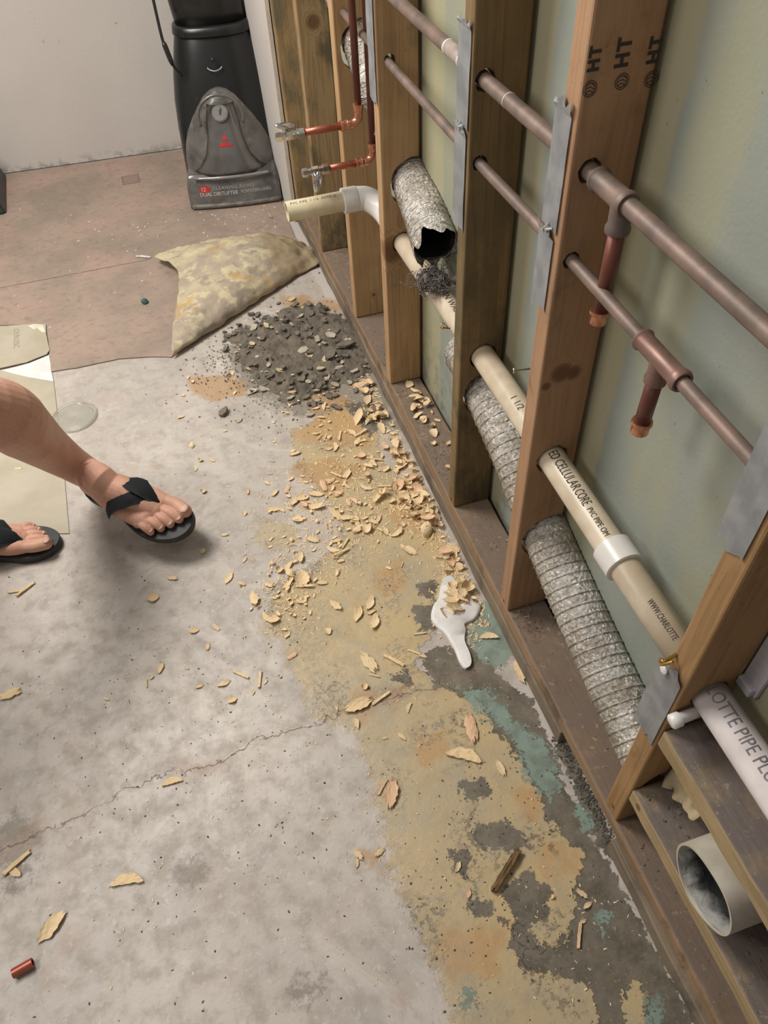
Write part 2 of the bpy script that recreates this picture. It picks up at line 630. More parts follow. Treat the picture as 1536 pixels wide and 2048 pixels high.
PAL = [[(560, 420), (600, 440), (650, 540), (680, 600), (655, 600), (600, 500), (540, 460)],
       [(1020, 1320), (1040, 1310), (1100, 1440), (1110, 1500), (1085, 1480), (1050, 1400)],
       [(1170, 1640), (1190, 1640), (1250, 1760), (1280, 1840), (1255, 1810), (1200, 1720)],
       [(1275, 1870), (1300, 1900), (1360, 2050), (1340, 2050), (1300, 1960)],
       [(1075, 1790), (1100, 1780), (1110, 1830), (1085, 1840)],
       [(800, 1640), (850, 1590), (830, 1690)]]
GRM = [[(545, 1180), (620, 1130), (680, 1100), (720, 1180), (720, 1270), (660, 1310), (590, 1320), (550, 1260)],
       [(450, 700), (600, 600), (720, 640), (780, 760), (800, 860), (700, 850), (560, 820), (480, 780)],
       [(0, 1665), (30, 1600), (60, 1690), (70, 1740), (30, 1790), (0, 1800)],
       [(350, 1720), (400, 1730), (400, 1760), (350, 1760)],
       [(810, 1790), (900, 1800), (920, 1850), (870, 1900), (830, 1840)],
       [(560, 1990), (580, 1960), (640, 1960), (620, 2010)]]
for nm, polys in (('yel', YEL), ('ora', ORA), ('ors', ORS), ('drk', DRK), ('dho', DHO), ('tea', TEA), ('pal', PAL), ('grm', GRM)):
    d = np.full(len(P2), -1.0)
    for po in polys:
        d = np.maximum(d, sdf(P2, ppoly(po)))
    d = np.append(np.clip(d, -.12, .12), [-.12] * 4)
    a = me.attributes.new(nm, 'FLOAT', 'POINT')
    a.data.foreach_set('value', d.astype(np.float32))
ck = ppoly([(-300, 1800), (0, 1705), (90, 1660), (130, 1650), (200, 1607), (250, 1580), (300, 1560), (340, 1545), (430, 1535), (480, 1500), (530, 1472), (600, 1458), (690, 1425), (760, 1400), (850, 1380), (1000, 1335), (1120, 1290)])
CRX = flo(720, 1415).x
cx, cy = np.array([q[0] for q in ck]), np.array([q[1] for q in ck])
dd = (P2[:, 1] - np.interp(P2[:, 0], cx, cy)) * .85
a = me.attributes.new('crk', 'FLOAT', 'POINT')
a.data.foreach_set('value', np.append(np.clip(dd, -.3, .3), [.3] * 4).astype(np.float32))

# ------------------------------------------------------------------ walls
WT = NT('green_drywall', .85, 0, .2)
p = WT.pos()
yy = WT.sep(p)[1]
zz = WT.sep(p)[2]
yw = WT.math('ADD', yy, WT.math('MULTIPLY', WT.math('SUBTRACT', WT.noise(p, 9, 4), .5), .03))
c = WT.mix(WT.rng(WT.noise(p, 3, 4), .35, .65), (.285, .305, .27), (.24, .265, .235))
for (a0, a1) in ((.765, .86), (1.075, 1.2), (1.50, 1.66), (.27, .36)):
    band = WT.math('MULTIPLY', WT.rng(yw, a0 - .012, a0 + .006), WT.rng(yw, a1 - .006, a1 + .012, 1, 0))
    c = WT.mix(WT.math('MULTIPLY', band, .85), c, (.345, .32, .205))
yst = WT.rng(WT.noise(WT.map(p, (1, 2, .7)), 3.2, 4, .5), .5, .68, 0, .55)
c = WT.mix(yst, c, (.315, .305, .185))
c = WT.mix(WT.rng(WT.noise(p, 70, 3, .8), .71, .73, 0, .8), c, (.10, .10, .075))
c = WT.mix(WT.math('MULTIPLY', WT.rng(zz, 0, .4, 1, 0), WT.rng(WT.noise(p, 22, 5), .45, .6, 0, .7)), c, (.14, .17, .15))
WT.col(c)
WT.bump(WT.noise(p, 150, 4), .0006)
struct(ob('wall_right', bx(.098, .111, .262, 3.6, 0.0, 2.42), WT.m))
M_osb = wood('brown_panel', (.16, .075, .055), (.10, .05, .04), axis=2, stain=(.05, .03, .025), amt=.5, seed=2)
struct(ob('wall_right_panel', bx(.1, .115, -1.7, .258, 0.0, 2.42), M_osb))

PT = NT('white_paint', .6, 0, .35)
p = PT.pos()
c = PT.mix(PT.rng(PT.noise(p, 2.2, 4), .3, .7), (.62, .585, .55), (.57, .535, .505))
c = PT.mix(PT.rng(PT.noise(PT.map(p, (1, 1, .8)), 20, 6, .7), .66, .71, 0, .7), c, (.25, .22, .19))
low = PT.rng(PT.sep(p)[2], .0, .05, 1, 0)
c = PT.mix(PT.math('MULTIPLY', low, PT.rng(PT.noise(p, 30, 5), .45, .6, 0, .6)), c, (.22, .19, .16))
PT.col(c)
PT.bump(PT.noise(p, 120, 4), .0006)
# back wall: base line from (-1.12,3.678) to (-0.377,3.617), turned a few degrees
bwa = Vector((-3.3, 3.835, 0))
bwb = Vector((.30, 3.56, 0))
dr = (bwb - bwa).normalized()
nr = Vector((-dr.y, dr.x, 0))
bm = bmesh.new()
vs = []
for z in (0.004, 2.42):
    for q in (bwa, bwb, bwb + nr * .1, bwa + nr * .1):
        vs.append(bm.verts.new((q.x, q.y, z)))
for f in ((0, 1, 5, 4), (1, 2, 6, 5), (2, 3, 7, 6), (3, 0, 4, 7), (3, 2, 1, 0), (4, 5, 6, 7)):
    bm.faces.new([vs[i] for i in f])
struct(ob('wall_back', bm, PT.m))
M_gyp = simple('drywall_edge', (.60, .55, .47), .85, alt=(.5, .45, .38), bump=.0008)
dw = bx(-.0145, -.002, 2.785, 3.585, 0.008, 2.42)
struct(ob('wall_side', dw, PT.m))
struct(ob('trim_1', bx(-.0148, -.0018, 2.779, 2.785, 0.008, 2.42), M_gyp))
M_off = simple('off_white_wall', (.55, .52, .48), .8)
struct(ob('wall_left', bx(-3.4, -3.3, -1.8, 3.8, 0, 2.42), M_off))

# ------------------------------------------------------------------ vinyl sheet (brown side), folded flap, pieces
VT = NT('vinyl_top', .48, 0, .4)
p = VT.pos()
c = VT.mix(VT.rng(VT.noise(p, 4, 6, .6), .38, .62), (.345, .262, .212), (.27, .215, .172))
c = VT.mix(VT.rng(VT.noise(VT.map(p, (1, 1, 1), (5, 2, 0)), 3, 5, .6), .48, .66, 0, .7), c, (.40, .27, .225))
c = VT.mix(VT.rng(VT.noise(VT.map(p, (1, 1.4, 1)), 34, 7, .7), .5, .66, 0, .5), c, (.19, .15, .12))
c = VT.mix(VT.rng(VT.noise(p, 130, 4, .7), .64, .69, 0, .7), c, (.14, .105, .085))
c = VT.mix(VT.rng(VT.noise(p, 300, 3), .69, .72, 0, .6), c, (.58, .53, .47))
# worn seam between two sheets
sa, sb = flo(-60, 590), flo(305, 520)
sd = (sb - sa).normalized()
pv = VT.sep(p)
dist = VT.math('ADD', VT.math('MULTIPLY', VT.math('SUBTRACT', pv[0], sa.x), -sd.y), VT.math('MULTIPLY', VT.math('SUBTRACT', pv[1], sa.y), sd.x))
sm = VT.math('MULTIPLY', VT.rng(VT.math('ABSOLUTE', VT.math('ADD', dist, VT.math('MULTIPLY', VT.math('SUBTRACT', VT.noise(p, 30, 4), .5), .006))), .001, .0035, 1, 0), VT.rng(pv[0], sb.x - .02, sb.x, 1, 0))
c = VT.mix(VT.math('MULTIPLY', sm, .8), c, (.09, .06, .045))
# square scuff left by a foot of furniture
qa = flo(262, 361)
dx = VT.math('ABSOLUTE', VT.math('SUBTRACT', pv[0], qa.x))
dy = VT.math('ABSOLUTE', VT.math('SUBTRACT', pv[1], qa.y))
sq = VT.rng(VT.math('MAXIMUM', dx, VT.math('MULTIPLY', dy, .9)), .034, .04, 1, 0)
sq2 = VT.rng(VT.math('MAXIMUM', dx, VT.math('MULTIPLY', dy, .9)), .026, .034, .55, 1)
c = VT.mix(VT.math('MULTIPLY', VT.math('MULTIPLY', sq, sq2), .7), c, (.13, .09, .08))
VT.col(c)
VT.rgh(VT.rng(VT.noise(p, 20, 5), .3, .7, .38, .6))
VT.bump(VT.noise(p, 60, 5), .0008)


def sheet(name, px, mat, z0, z1, wav=.004, n=5, seed=1, smooth=False):
    """thin sheet with a slightly ragged outline, real thickness"""
    rnd = random.Random(seed)
    pts = [flo(u, v) for u, v in px]
    out = []
    for a, b in zip(pts, pts[1:] + pts[:1]):
        for k in range(n):
            q = a.lerp(b, k / n)
            e = (b - a).normalized()
            off = 0 if k == 0 else (mnoise.noise(q * 14 + Vector((seed, 0, 0)))) * wav * min(1, (b - a).length * 8)
            out.append(q + Vector((-e.y, e.x, 0)) * off)
    bm = bmesh.new()
    f = bm.faces.new([bm.verts.new((q.x, q.y, z0)) for q in out])
    f.normal_update()
    if f.normal.z < 0:
        f.normal_flip()
    r = bmesh.ops.extrude_face_region(bm, geom=[f])
    for v in r['geom']:
        if isinstance(v, bmesh.types.BMVert):
            v.co.z = z1
    bmesh.ops.recalc_face_normals(bm, faces=bm.faces[:])
    bmesh.ops.triangulate(bm, faces=[f for f in bm.faces if len(f.verts) > 4])
    return ob(name, bm, mat)


vin = sheet('vinyl_flooring', [(103, 745), (150, 738), (240, 719), (300, 715), (343, 716), (490, 618), (636, 528), (590, 475), (563, 408), (561, 372), (548, 338), (480, 296), (440, 292), (345, 304), (0, 352), (-260, 395), (-330, 600), (-260, 700), (0, 652), (94, 651)], VT.m, .001, .0045, .003, 6)
tag(vin, 'large brown worn vinyl flooring sheet covering the floor in front of the white wall', 'flooring')

BT = NT('vinyl_backing', .75, 0, .2)
p = BT.pos()
c = BT.mix(BT.rng(BT.noise(p, 9, 5, .6), .4, .6), (.47, .41, .28), (.36, .30, .235))
c = BT.mix(BT.rng(BT.noise(BT.map(p, (1, 1, 1), (1, 7, 3)), 16, 7, .65), .5, .57, 0, .8), c, (.56, .49, .32))
c = BT.mix(BT.rng(BT.noise(BT.map(p, (1, 1, 1), (9, 1, 2)), 10, 6, .6), .55, .62, 0, .7), c, (.25, .215, .18))
c = BT.mix(BT.rng(BT.noise(BT.map(p, (1, 1, 1), (4, 4, 0)), 8, 5, .6), .58, .66, 0, .7), c, (.46, .30, .12))
rx = BT.rng(BT.math('ADD', BT.sep(p)[0], BT.math('MULTIPLY', BT.math('SUBTRACT', BT.noise(p, 14, 5), .5), .12)), -.20, -.15, 0, .75)
c = BT.mix(rx, c, (.27, .20, .12))
BT.col(c)
BT.bump(BT.noise(p, 45, 6, .65), .0025)
rows = [
    [(350, 704, .004), (420, 662, .004), (492, 613, .004), (566, 565, .004), (622, 533, .004), (640, 525, .004)],
    [(343, 714, .012), (414, 670, .014), (488, 620, .014), (564, 572, .012), (624, 538, .008), (642, 528, .005)],
    [(343, 700, .034), (412, 648, .046), (484, 597, .050), (558, 550, .044), (618, 522, .024), (643, 521, .009)],
    [(346, 655, .052), (413, 602, .074), (481, 556, .082), (552, 520, .07), (608, 505, .036), (638, 514, .010)],
    [(353, 603, .058), (418, 552, .088), (481, 515, .100), (546, 490, .082), (598, 488, .038), (630, 505, .010)],
    [(364, 548, .056), (424, 508, .086), (480, 482, .095), (538, 469, .074), (590, 478, .032), (622, 497, .008)],
    [(338, 520, .046), (402, 494, .068), (462, 472, .070), (525, 464, .05), (585, 474, .018), (617, 492, .006)],
    [(290, 512, .030), (372, 490, .040), (440, 478, .036), (510, 470, .02), (575, 474, .008), (612, 489, .005)],
]
bm = bmesh.new()
gv = [[bm.verts.new(flo(u, v, z)) for (u, v, z) in r] for r in rows]
for i in range(len(gv) - 1):
    for j in range(len(gv[0]) - 1):
        bm.faces.new((gv[i][j], gv[i][j + 1], gv[i + 1][j + 1], gv[i + 1][j]))
fl = ob('vinyl_flap', bm, BT.m)
md = fl.modifiers.new('s', 'SUBSURF')
md.levels = md.render_levels = 4
bake(fl)
for v in fl.data.vertices:
    q = v.co
    e_ = min(1, max(0, (q.x + .14) / .12))
    v.co += Vector((mnoise.noise(q * 30), mnoise.noise(q * 30 + Vector((3, 0, 0))), mnoise.noise(q * 30 + Vector((0, 3, 0))))) * (.003 + .007 * e_)
    v.co.z += mnoise.noise(q * 18) * .008 + mnoise.noise(q * 55) * .003
    if q.z < .003:
        v.co.z = .003
md = fl.modifiers.new('t', 'SOLIDIFY')
md.thickness = .003
md.offset = 0
bake(fl)
for f in fl.data.polygons:
    f.use_smooth = True
tag(fl, 'folded back corner of vinyl flooring with mottled yellow underside, beside the grey rubble', 'flooring')

M_beige = simple('vinyl_beige', (.44, .40, .315), .55, alt=(.38, .335, .25), scale=9, bump=.0008, bs=50)
M_paper = simple('white_backing_paper', (.70, .68, .68), .7, alt=(.62, .6, .6), scale=20)
s1 = sheet('vinyl_scrap', [(-200, 780), (8, 742), (52, 730), (108, 765), (112, 800), (120, 880), (130, 960), (139, 1068), (60, 1068), (-200, 1100)], M_beige, .0008, .003, .002, 5, 3)
tag(s1, 'beige vinyl scrap lying under the bare leg at the left', 'flooring')
s2 = sheet('backing_paper', [(5, 743), (60, 728), (99, 712), (104, 745), (108, 765), (60, 757), (30, 750)], M_paper, .0032, .0042, .001, 3, 4)
tag(s2, 'small white triangle of backing paper sticking out under the lettered vinyl scrap', 'paper')
s3 = sheet('vinyl_scrap', [(-200, 665), (0, 657), (60, 652), (93, 652), (94, 672), (101, 703), (95, 712), (55, 728), (0, 740), (-200, 770)], M_beige, .0046, .0078, .002, 5, 5)
tag(s3, 'beige vinyl scrap with faint lettering at the left, overlapping the brown sheet', 'flooring')
M_faint = simple('faint_print', (.30, .28, .20), .6)
M_faintw = simple('pale_residue', (.72, .70, .55), .7)
tp = flo(22, 664)
text_on('lettering', 'OERUISC', .026, lambda x, y, z: (tp.x + .012 + y, tp.y - x, .008 + z), M_faint, s3, 1.1)
s4 = sheet('residue', [(58, 656), (70, 652), (88, 654), (92, 668), (86, 668), (76, 660), (70, 663)], M_faintw, .0078, .0084, .002, 3, 6)
s4.name = 'glue_residue'
s4.parent = s3

# ------------------------------------------------------------------ bottom plates
M_plate = wood('plate_lumber', (.30, .20, .12), (.19, .125, .075), axis=1, stain=(.10, .07, .05), amt=.55, top=(.175, .13, .10), seed=3, sc=.9)
M_plate_low = wood('plate_weathered', (.24, .19, .135), (.14, .11, .08), axis=1, stain=(.10, .085, .07), amt=.6, seed=5)
up = ob('bottom_plate', bx(0, .090, -.35, 2.95, .052, .090, .004), M_plate)
tag(up, 'long dusty brown bottom plate the wall studs stand on', 'lumber')


def rough_edges(o, amp, fr):
    me = o.data
    bm = bmesh.new()
    bm.from_mesh(me)
    L = [e for e in bm.edges if e.calc_length() > .3]
    bmesh.ops.subdivide_edges(bm, edges=L, cuts=60, use_grid_fill=True)
    for v in bm.verts:
        k = mnoise.noise(v.co * fr)
        v.co += Vector((mnoise.noise(v.co * fr + Vector((9, 0, 0))), mnoise.noise(v.co * fr + Vector((0, 9, 0))) * .5, k * .6)) * amp
    bm.to_mesh(me)
    bm.free()


rough_edges(up, .0022, 18)
lp = ob('bottom_plate', bx(-.004, .084, .545, 2.95, .004, .051, .003), M_plate_low)
tag(lp, 'weathered grey lower plate under the long brown one, broken off short near the floor hole', 'lumber')
rough_edges(lp, .003, 14)
lp2 = ob('bottom_plate', bx(-.008, .07, -.35, .335, .003, .047, .003), M_plate_low)
tag(lp2, 'dark lower plate piece on the floor below the open white pipe', 'lumber')
rough_edges(lp2, .003, 16)

# ------------------------------------------------------------------ studs
PX5, PX6, PX7, PX4 = 1.131, .816, .349, 1.622
mw = dict(
    a=wood('stud_wood', (.33, .22, .11), (.22, .14, .065), stain=(.14, .115, .07), amt=.6, seed=1),
    b=wood('stud_wood', (.36, .25, .13), (.24, .155, .075), stain=(.09, .075, .05), amt=.62, seed=4, knots=(((.045, 2.37, .78), .018),)),
    c=wood('stud_wood', (.44, .29, .15), (.31, .18, .09), stain=(.22, .15, .08), amt=.1, seed=7, knots=(((.06, 1.965, .16), .006),)),
    d=wood('stud_wood', (.43, .285, .155), (.30, .18, .09), stain=(.20, .16, .09), amt=.35, seed=9, knots=(((.02, 1.62, .50), .03),)),
    e=wood('stud_wood', (.225, .15, .07), (.14, .095, .045), stain=(.065, .058, .036), amt=.85, seed=12, z0=(.2, 1.25)),
    f=wood('stud_wood', (.37, .225, .13), (.29, .165, .095), stain=(.2, .12, .07), amt=.1, seed=15, knots=(((.035, .816, .725), .016), ((.012, .816, .705), .007), ((.055, .816, .72), .012))),
    g=wood('stud_wood', (.34, .205, .095), (.23, .135, .06), stain=(.16, .10, .05), amt=.35, seed=18),
)


def hole(x, z, y, r, seg=28, rough=0):
    b = bmesh.new()
    pr = [(0, r), (.12, r)]
    turned(b, (x, y - .04, z), (x, y + .08, z), pr, seg)
    if rough:
        for v in b.verts:
            a = math.atan2(v.co.z - z, v.co.x - x)
            k = 1 + rough * mnoise.noise(Vector((math.cos(a) * 2.2 + y, math.sin(a) * 2.2, 0)))
            v.co.x = x + (v.co.x - x) * k
            v.co.z = z + (v.co.z - z) * k
    return b


def stud(y, mat, label, holes=(), z0=.0905, x1=.0905, th=.038):
    t = ob('wall_stud', bx(0, x1, y, y + th, z0, 2.42, .0035), mat)
    cut(t, [hole(*h[:2], y, h[2], rough=h[3] if len(h) > 3 else .06) for h in holes])
    tag(t, label, 'wall stud')
    return t


st_a = stud(2.735, mw['a'], 'rearmost wall stud, tight against the white drywall edge')
st_b = stud(2.375, mw['b'], 'wall stud with a dark mould patch, second from the white drywall edge')
st_c = stud(1.962, mw['c'], 'clean pale wall stud behind the two copper valve stubs', [(.072, .835, .060)])
st_d = stud(1.622, mw['d'], 'wall stud with the white drain elbow and chrome valves on its far side', [(.028, .915, .0125), (.028, 1.038, .015), (.048, .513, .028), (.078, .655, .059)])
st_e = stud(1.131, mw['e'], 'mould darkened olive brown wall stud in the middle of the wall', [(.020, .9165, .0125, .15), (.022, 1.0385, .0165, .15), (.049, .5276, .0285), (.068, .430, .058)])
st_f = stud(.816, mw['f'], 'reddish wall stud stamped HT three times', [(.021, .9185, .012, .12), (.027, 1.0382, .0155, .12), (.0445, .537, .029, .15), (.068, .322, .058)])
st_g = stud(.349, mw['g'], 'nearest wall stud, with torn steel plates and a brass screw', [(.022, .918, .012), (.03, 1.038, .014), (.0475, .5325, .027), (.068, .215, .057)])


def steel_plate(st, y0, y1, z0, z1, seed, torn=.012, x=-.0016, jag0=1, jag1=1):
    """strip of sheet steel nailed on the stud's front face with torn ends"""
    rnd = random.Random(seed)
    bm = bmesh.new()
    n, m = 7, 26
    g = []
    for i in range(m + 1):
        row = []
        for j in range(n + 1):
            t = i / m
            z = z0 + (z1 - z0) * t
            if i == 0:
                z += rnd.uniform(-1, 1) * torn * jag0
            if i == m:
                z += rnd.uniform(-1, 1) * torn * jag1
            y = y0 + (y1 - y0) * j / n
            b = .0012 * mnoise.noise(Vector((y * 60, z * 18, seed)))
            if jag1 and i >= m - 1:
                b -= .004 * rnd.random()
            row.append(bm.verts.new((x + b - .0008, y, z)))
        g.append(row)
    for i in range(m):
        for j in range(n):
            bm.faces.new((g[i][j], g[i][j + 1], g[i + 1][j + 1], g[i + 1][j]))
    bmesh.ops.solidify(bm, geom=bm.faces[:], thickness=.0012)
    bmesh.ops.recalc_face_normals(bm, faces=bm.faces[:])
    pl = ob('steel_plate', bm, M_nickel, st)
    return pl


steel_plate(st_d, 1.626, 1.672, .832, 1.24, 1, .006)
steel_plate(st_e, 1.136, 1.184, .968, 1.116, 2, .008, jag0=0)
steel_plate(st_e, 1.140, 1.188, .80, .966, 3, .008)
steel_plate(st_f, .826, .868, .955, 1.112, 4, .009, jag0=0)
steel_plate(st_f, .830, .872, .832, .953, 5, .010)
steel_plate(st_g, .358, .402, .828, 1.03, 6, .008)
g2 = steel_plate(st_g, .354, .404, .40, .575, 7, .012)
# crumpled tear marks on plates
for st, y, z in ((st_e, 1.158, .966), (st_f, .842, .954)):
    bm = bmesh.new()
    tube(bm, [(-.004, y - .008, z + .006), (-.008, y, z + .002), (-.004, y + .003, z - .008)], .0014, 6)
    tube(bm, [(-.004, y + .004, z + .008), (-.007, y + .008, z)], .0012, 6)
    ob('torn_metal_curl', bm, M_nickel, st)
# white crumb stuck on the near plate, brass screw, steel nail
bm = bmesh.new()
bmesh.ops.create_icosphere(bm, subdivisions=2, radius=.008)
for v in bm.verts:
    v.co = Vector((v.co.x * .4 - .006, v.co.y * .9 + .386, v.co.z * 1.1 + .563)) + Vector((0, 1, 1)) * mnoise.noise(v.co * 300) * .002
ob('plaster_crumb', bm, M_paper, g2.parent)
bm = bmesh.new()
turned(bm, (-.022, .380, .600), (.004, .384, .604), [(0, .005), (.002, .0055), (.0035, .002)] + [(.004 + .0012 * k, .0030 if k % 2 else .0019) for k in range(16)], 12)
tube(bm, smooth_path([(-.014, .372, .612), (-.024, .378, .600), (-.016, .388, .592), (-.008, .380, .590)], 5), .0022, 8)
ob('brass_screw', bm, M_brass, st_g, True)
bm = bmesh.new()
turned(bm, (-.024, .862, .712), (.006, .856, .712), [(0, .0046), (.0022, .0046), (.0024, .0016), (.03, .0016)], 14)
ob('nail', bm, M_chrome, st_f, True)
bm = bmesh.new()
turned(bm, (-.012, 1.20, .565), (.004, 1.19, .565), [(0, .004), (.002, .004), (.0024, .0016), (.016, .0016)], 12)
tube(bm, smooth_path([(-.004, 1.19, .57), (-.014, 1.195, .58), (-.02, 1.19, .572)], 4), .0012, 6)
ob('nail', bm, M_brass, st_e, True)
for st, y, z in ((st_g, .349 + .02, .12), (st_f, .816 + .022, .105), (st_e, 1.131 + .02, .105)):
    bm = bmesh.new()
    turned(bm, (-.003, y, z), (.003, y, z), [(0, .0035), (.0015, .0035), (.006, .0015)], 12)
    ob('nail', bm, M_brass, st)

# grading stamps on the reddish stud (side face y = .816 looks at the camera)
for (cu, cv, su, sv, hh_) in ((1190, 116, 1180, 178, .92), (1249, 108, 1244, 163, 1.1), (1311, 100, 1303, 158, 1.0)):
    def onf(u, v, y=.8155):
        r = ray(u, v)
        return CAM + (y - CAM[1]) / r[1] * r
    a = onf(cu, cv)
    text_on('stamp', 'HT', .021 * hh_, lambda x, y, z, a=a: (a[0] + .006 - y, .8155 - z, a[2] - .014 + x * .93), M_ink, st_f, 1.2, False, .0009)
    s_ = onf(su, sv)
    bm = bmesh.new()
    for rr in (.0085, .0062):
        pts = [(s_[0] + math.cos(k * PI / 12) * rr, .8156, s_[2] + math.sin(k * PI / 12) * rr) for k in range(25)]
        tube(bm, pts, .00045, 5, cap=False)
    for q in range(3):
        tube(bm, smooth_path([(s_[0] - .005, .8156, s_[2] - .004 + q * .004), (s_[0], .8156, s_[2] - .002 + q * .004), (s_[0] + .005, .8156, s_[2] - .005 + q * .004)], 4), .0004, 5)
    ob('stamp', bm, M_ink, st_f)
for k, z in enumerate((1.0475, 1.039)):
    pass

# ------------------------------------------------------------------ blocking and open sewer pipe at the near end
M_block = wood('blocking_lumber', (.36, .27, .15), (.24, .17, .09), axis=1, stain=(.12, .09, .06), amt=.25, top=(.165, .138, .125), seed=21, sc=1.2,
               knots=(((0, .325, .222), .006),))
ba = ob('blocking', bx(.0, .089, -.30, .3485, .199, .237, .003), M_block)
tag(ba, 'lower dusty board nailed flat against the near stud, under the open white pipe', 'lumber')
bb = ob('blocking', bx(.0, .089, -.30, .3485, .4105, .4515, .003), M_block)
tag(bb, 'upper dusty board nailed flat against the near stud, over the open white pipe', 'lumber')
for o in (ba, bb):
    rough_edges(o, .0016, 25)
bm = bmesh.new()
cyy, czz, ro, ri = .172, .3215, .0605, .0572
turned(bm, (-.012, cyy, czz), (.098, cyy, czz), [(0, ri), (0, ro), (.110, ro), (.110, ri)], 48, False)
vs = [v for v in bm.verts]
rings = [vs[i * 48:(i + 1) * 48] for i in range(4)]
for k in range(48):
    bm.faces.new((rings[3][k], rings[3][(k + 1) % 48], rings[0][(k + 1) % 48], rings[0][k]))
for v in bm.verts:   # sagging old rim
    v.co.z += .003 * math.sin(v.co.y * 60)
bmesh.ops.recalc_face_normals(bm, faces=bm.faces[:])
sp_ = thing('sewer_pipe', 'open end of a wide off white pipe held between the two dusty boards', 'pipe', (.04, cyy, .238))
M_sewer = simple('sewer_pvc', (.52, .49, .42), .5, alt=(.40, .36, .29), scale=18)
autosmooth(ob('pipe_wall', bm, M_sewer, sp_))
AT = NT('dirt_and_inner_shade', .95)
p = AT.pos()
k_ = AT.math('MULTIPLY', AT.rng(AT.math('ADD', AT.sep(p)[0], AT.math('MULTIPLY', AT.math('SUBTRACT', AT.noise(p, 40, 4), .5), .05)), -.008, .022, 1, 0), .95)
AT.col(AT.mix(k_, (.016, .018, .017), (.36, .36, .34)))  # pale dirt at the rim; the pipe's inner darkness is painted behind it
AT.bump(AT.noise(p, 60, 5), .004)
M_dirt_shade = AT.m
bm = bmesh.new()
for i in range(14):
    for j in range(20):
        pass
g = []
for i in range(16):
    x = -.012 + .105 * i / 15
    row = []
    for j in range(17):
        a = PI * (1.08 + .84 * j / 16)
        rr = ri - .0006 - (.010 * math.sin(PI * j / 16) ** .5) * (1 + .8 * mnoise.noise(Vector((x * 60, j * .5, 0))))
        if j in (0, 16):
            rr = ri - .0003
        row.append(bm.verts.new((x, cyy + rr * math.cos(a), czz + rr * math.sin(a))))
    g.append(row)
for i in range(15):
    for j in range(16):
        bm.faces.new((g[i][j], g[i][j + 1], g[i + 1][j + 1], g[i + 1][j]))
ob('dirt_and_shade_bed', bm, M_dirt_shade, sp_, True)
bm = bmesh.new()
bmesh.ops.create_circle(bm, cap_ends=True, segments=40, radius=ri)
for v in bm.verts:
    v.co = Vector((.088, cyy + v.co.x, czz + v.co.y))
ob('dark_pipe_depth', bm, M_dark, sp_)  # black disc painting the unlit depth of the pipe
# paper backed insulation tuft between the boards
bm = bmesh.new()
bmesh.ops.create_grid(bm, x_segments=24, y_segments=8, size=.5)
for v in bm.verts:
    u, q = v.co.x + .5, v.co.y + .5
    v.co = Vector((.050 + .010 * mnoise.noise(Vector((u * 6, q * 4, 1))) - .02 * q * u, .342 - u * .085, .412 - .17 * q * (1 - .45 * u) + .01 * mnoise.noise(Vector((u * 9, q * 9, 2)))))
bmesh.ops.solidify(bm, geom=bm.faces[:], thickness=.002)
o = ob('torn_paper', bm, simple('tan_paper', (.42, .35, .22), .8, alt=(.3, .25, .15)), None, True)
tag(o, 'torn tan paper hanging between the two boards above the wide pipe', 'paper')

# white taping strip up the corner behind the near stud
ST_ = NT('strip_plastic', .5)
pz = ST_.sep(ST_.pos())[2]
tick = ST_.rng(ST_.math('FRACT', ST_.math('MULTIPLY', pz, 55)), .0, .08, 1, 0)
ST_.col(ST_.mix(ST_.math('MULTIPLY', tick, .6), (.50, .48, .52), (.18, .17, .19)))
o = ob('plastic_strip', bx(.0905, .0975, .318, .3485, .545, .95, .001), ST_.m)
o2 = bx(.082, .0975, .322, .3485, .545, .562, .002)
me2 = bpy.data.meshes.new('t')
o2.to_mesh(me2)
o2.free()
bmx = bmesh.new()
bmx.from_mesh(o.data)
bmx.from_mesh(me2)
bmx.to_mesh(o.data)
bmx.free()
tag(o, 'narrow white plastic strip with tick marks running up behind the near stud', 'strip')

# ------------------------------------------------------------------ drain pipe
PV = [(.046, 1.78, .516), (.048, 1.622, .513), (.0485, 1.30, .522), (.049, 1.131, .5276), (.0445, .816, .537), (.0455, .60, .535), (.0475, .349, .5325), (.049, -.30, .528)]
R15 = .02415
dp = thing('drain_pipe', 'long off white plastic drain pipe with printed lettering passing through the studs', 'pipe', (.046, .8, .51))
NEARY = .349
path = [Vector(q) for q in PV]
bm = bmesh.new()
tube(bm, [q for q in path if q.y >= .349], R15, 32)
ob('pipe_section', bm, M_pvc, dp, True)
bm = bmesh.new()
tube(bm, [(.0475, .3488, .5325), (.049, -.30, .528)], R15 + .0012, 32)
ob('pipe_section', bm, M_pvc_dim, dp, True)


def pipe_c(y):
    for a, b in zip(path, path[1:]):
        if b.y <= y <= a.y:
            k = (a.y - y) / (a.y - b.y)
            return a.lerp(b, k)
    return path[-1]


# coupling
cpy = .590
ca, cb = pipe_c(cpy + .022), pipe_c(cpy - .022)
bm = bmesh.new()
turned(bm, ca, cb, [(0, R15), (0, .0285), (.0015, .0305), (.0425, .0305), (.044, .0285), (.044, R15)], 36, False)
autosmooth(ob('coupling', bm, M_pvc_white, dp))


def on_pipe(yc, ang0, r):
    """text runs toward the camera, wrapped round the pipe; ang0 = angle of baseline from +Z toward -X"""
    def fn(x, y, z):
        c = pipe_c(yc - x)
        a = ang0 - y / r
        return (c.x - math.sin(a) * (r + .0003 + z), yc - x, c.z + math.cos(a) * (r + .0003 + z))
    return fn


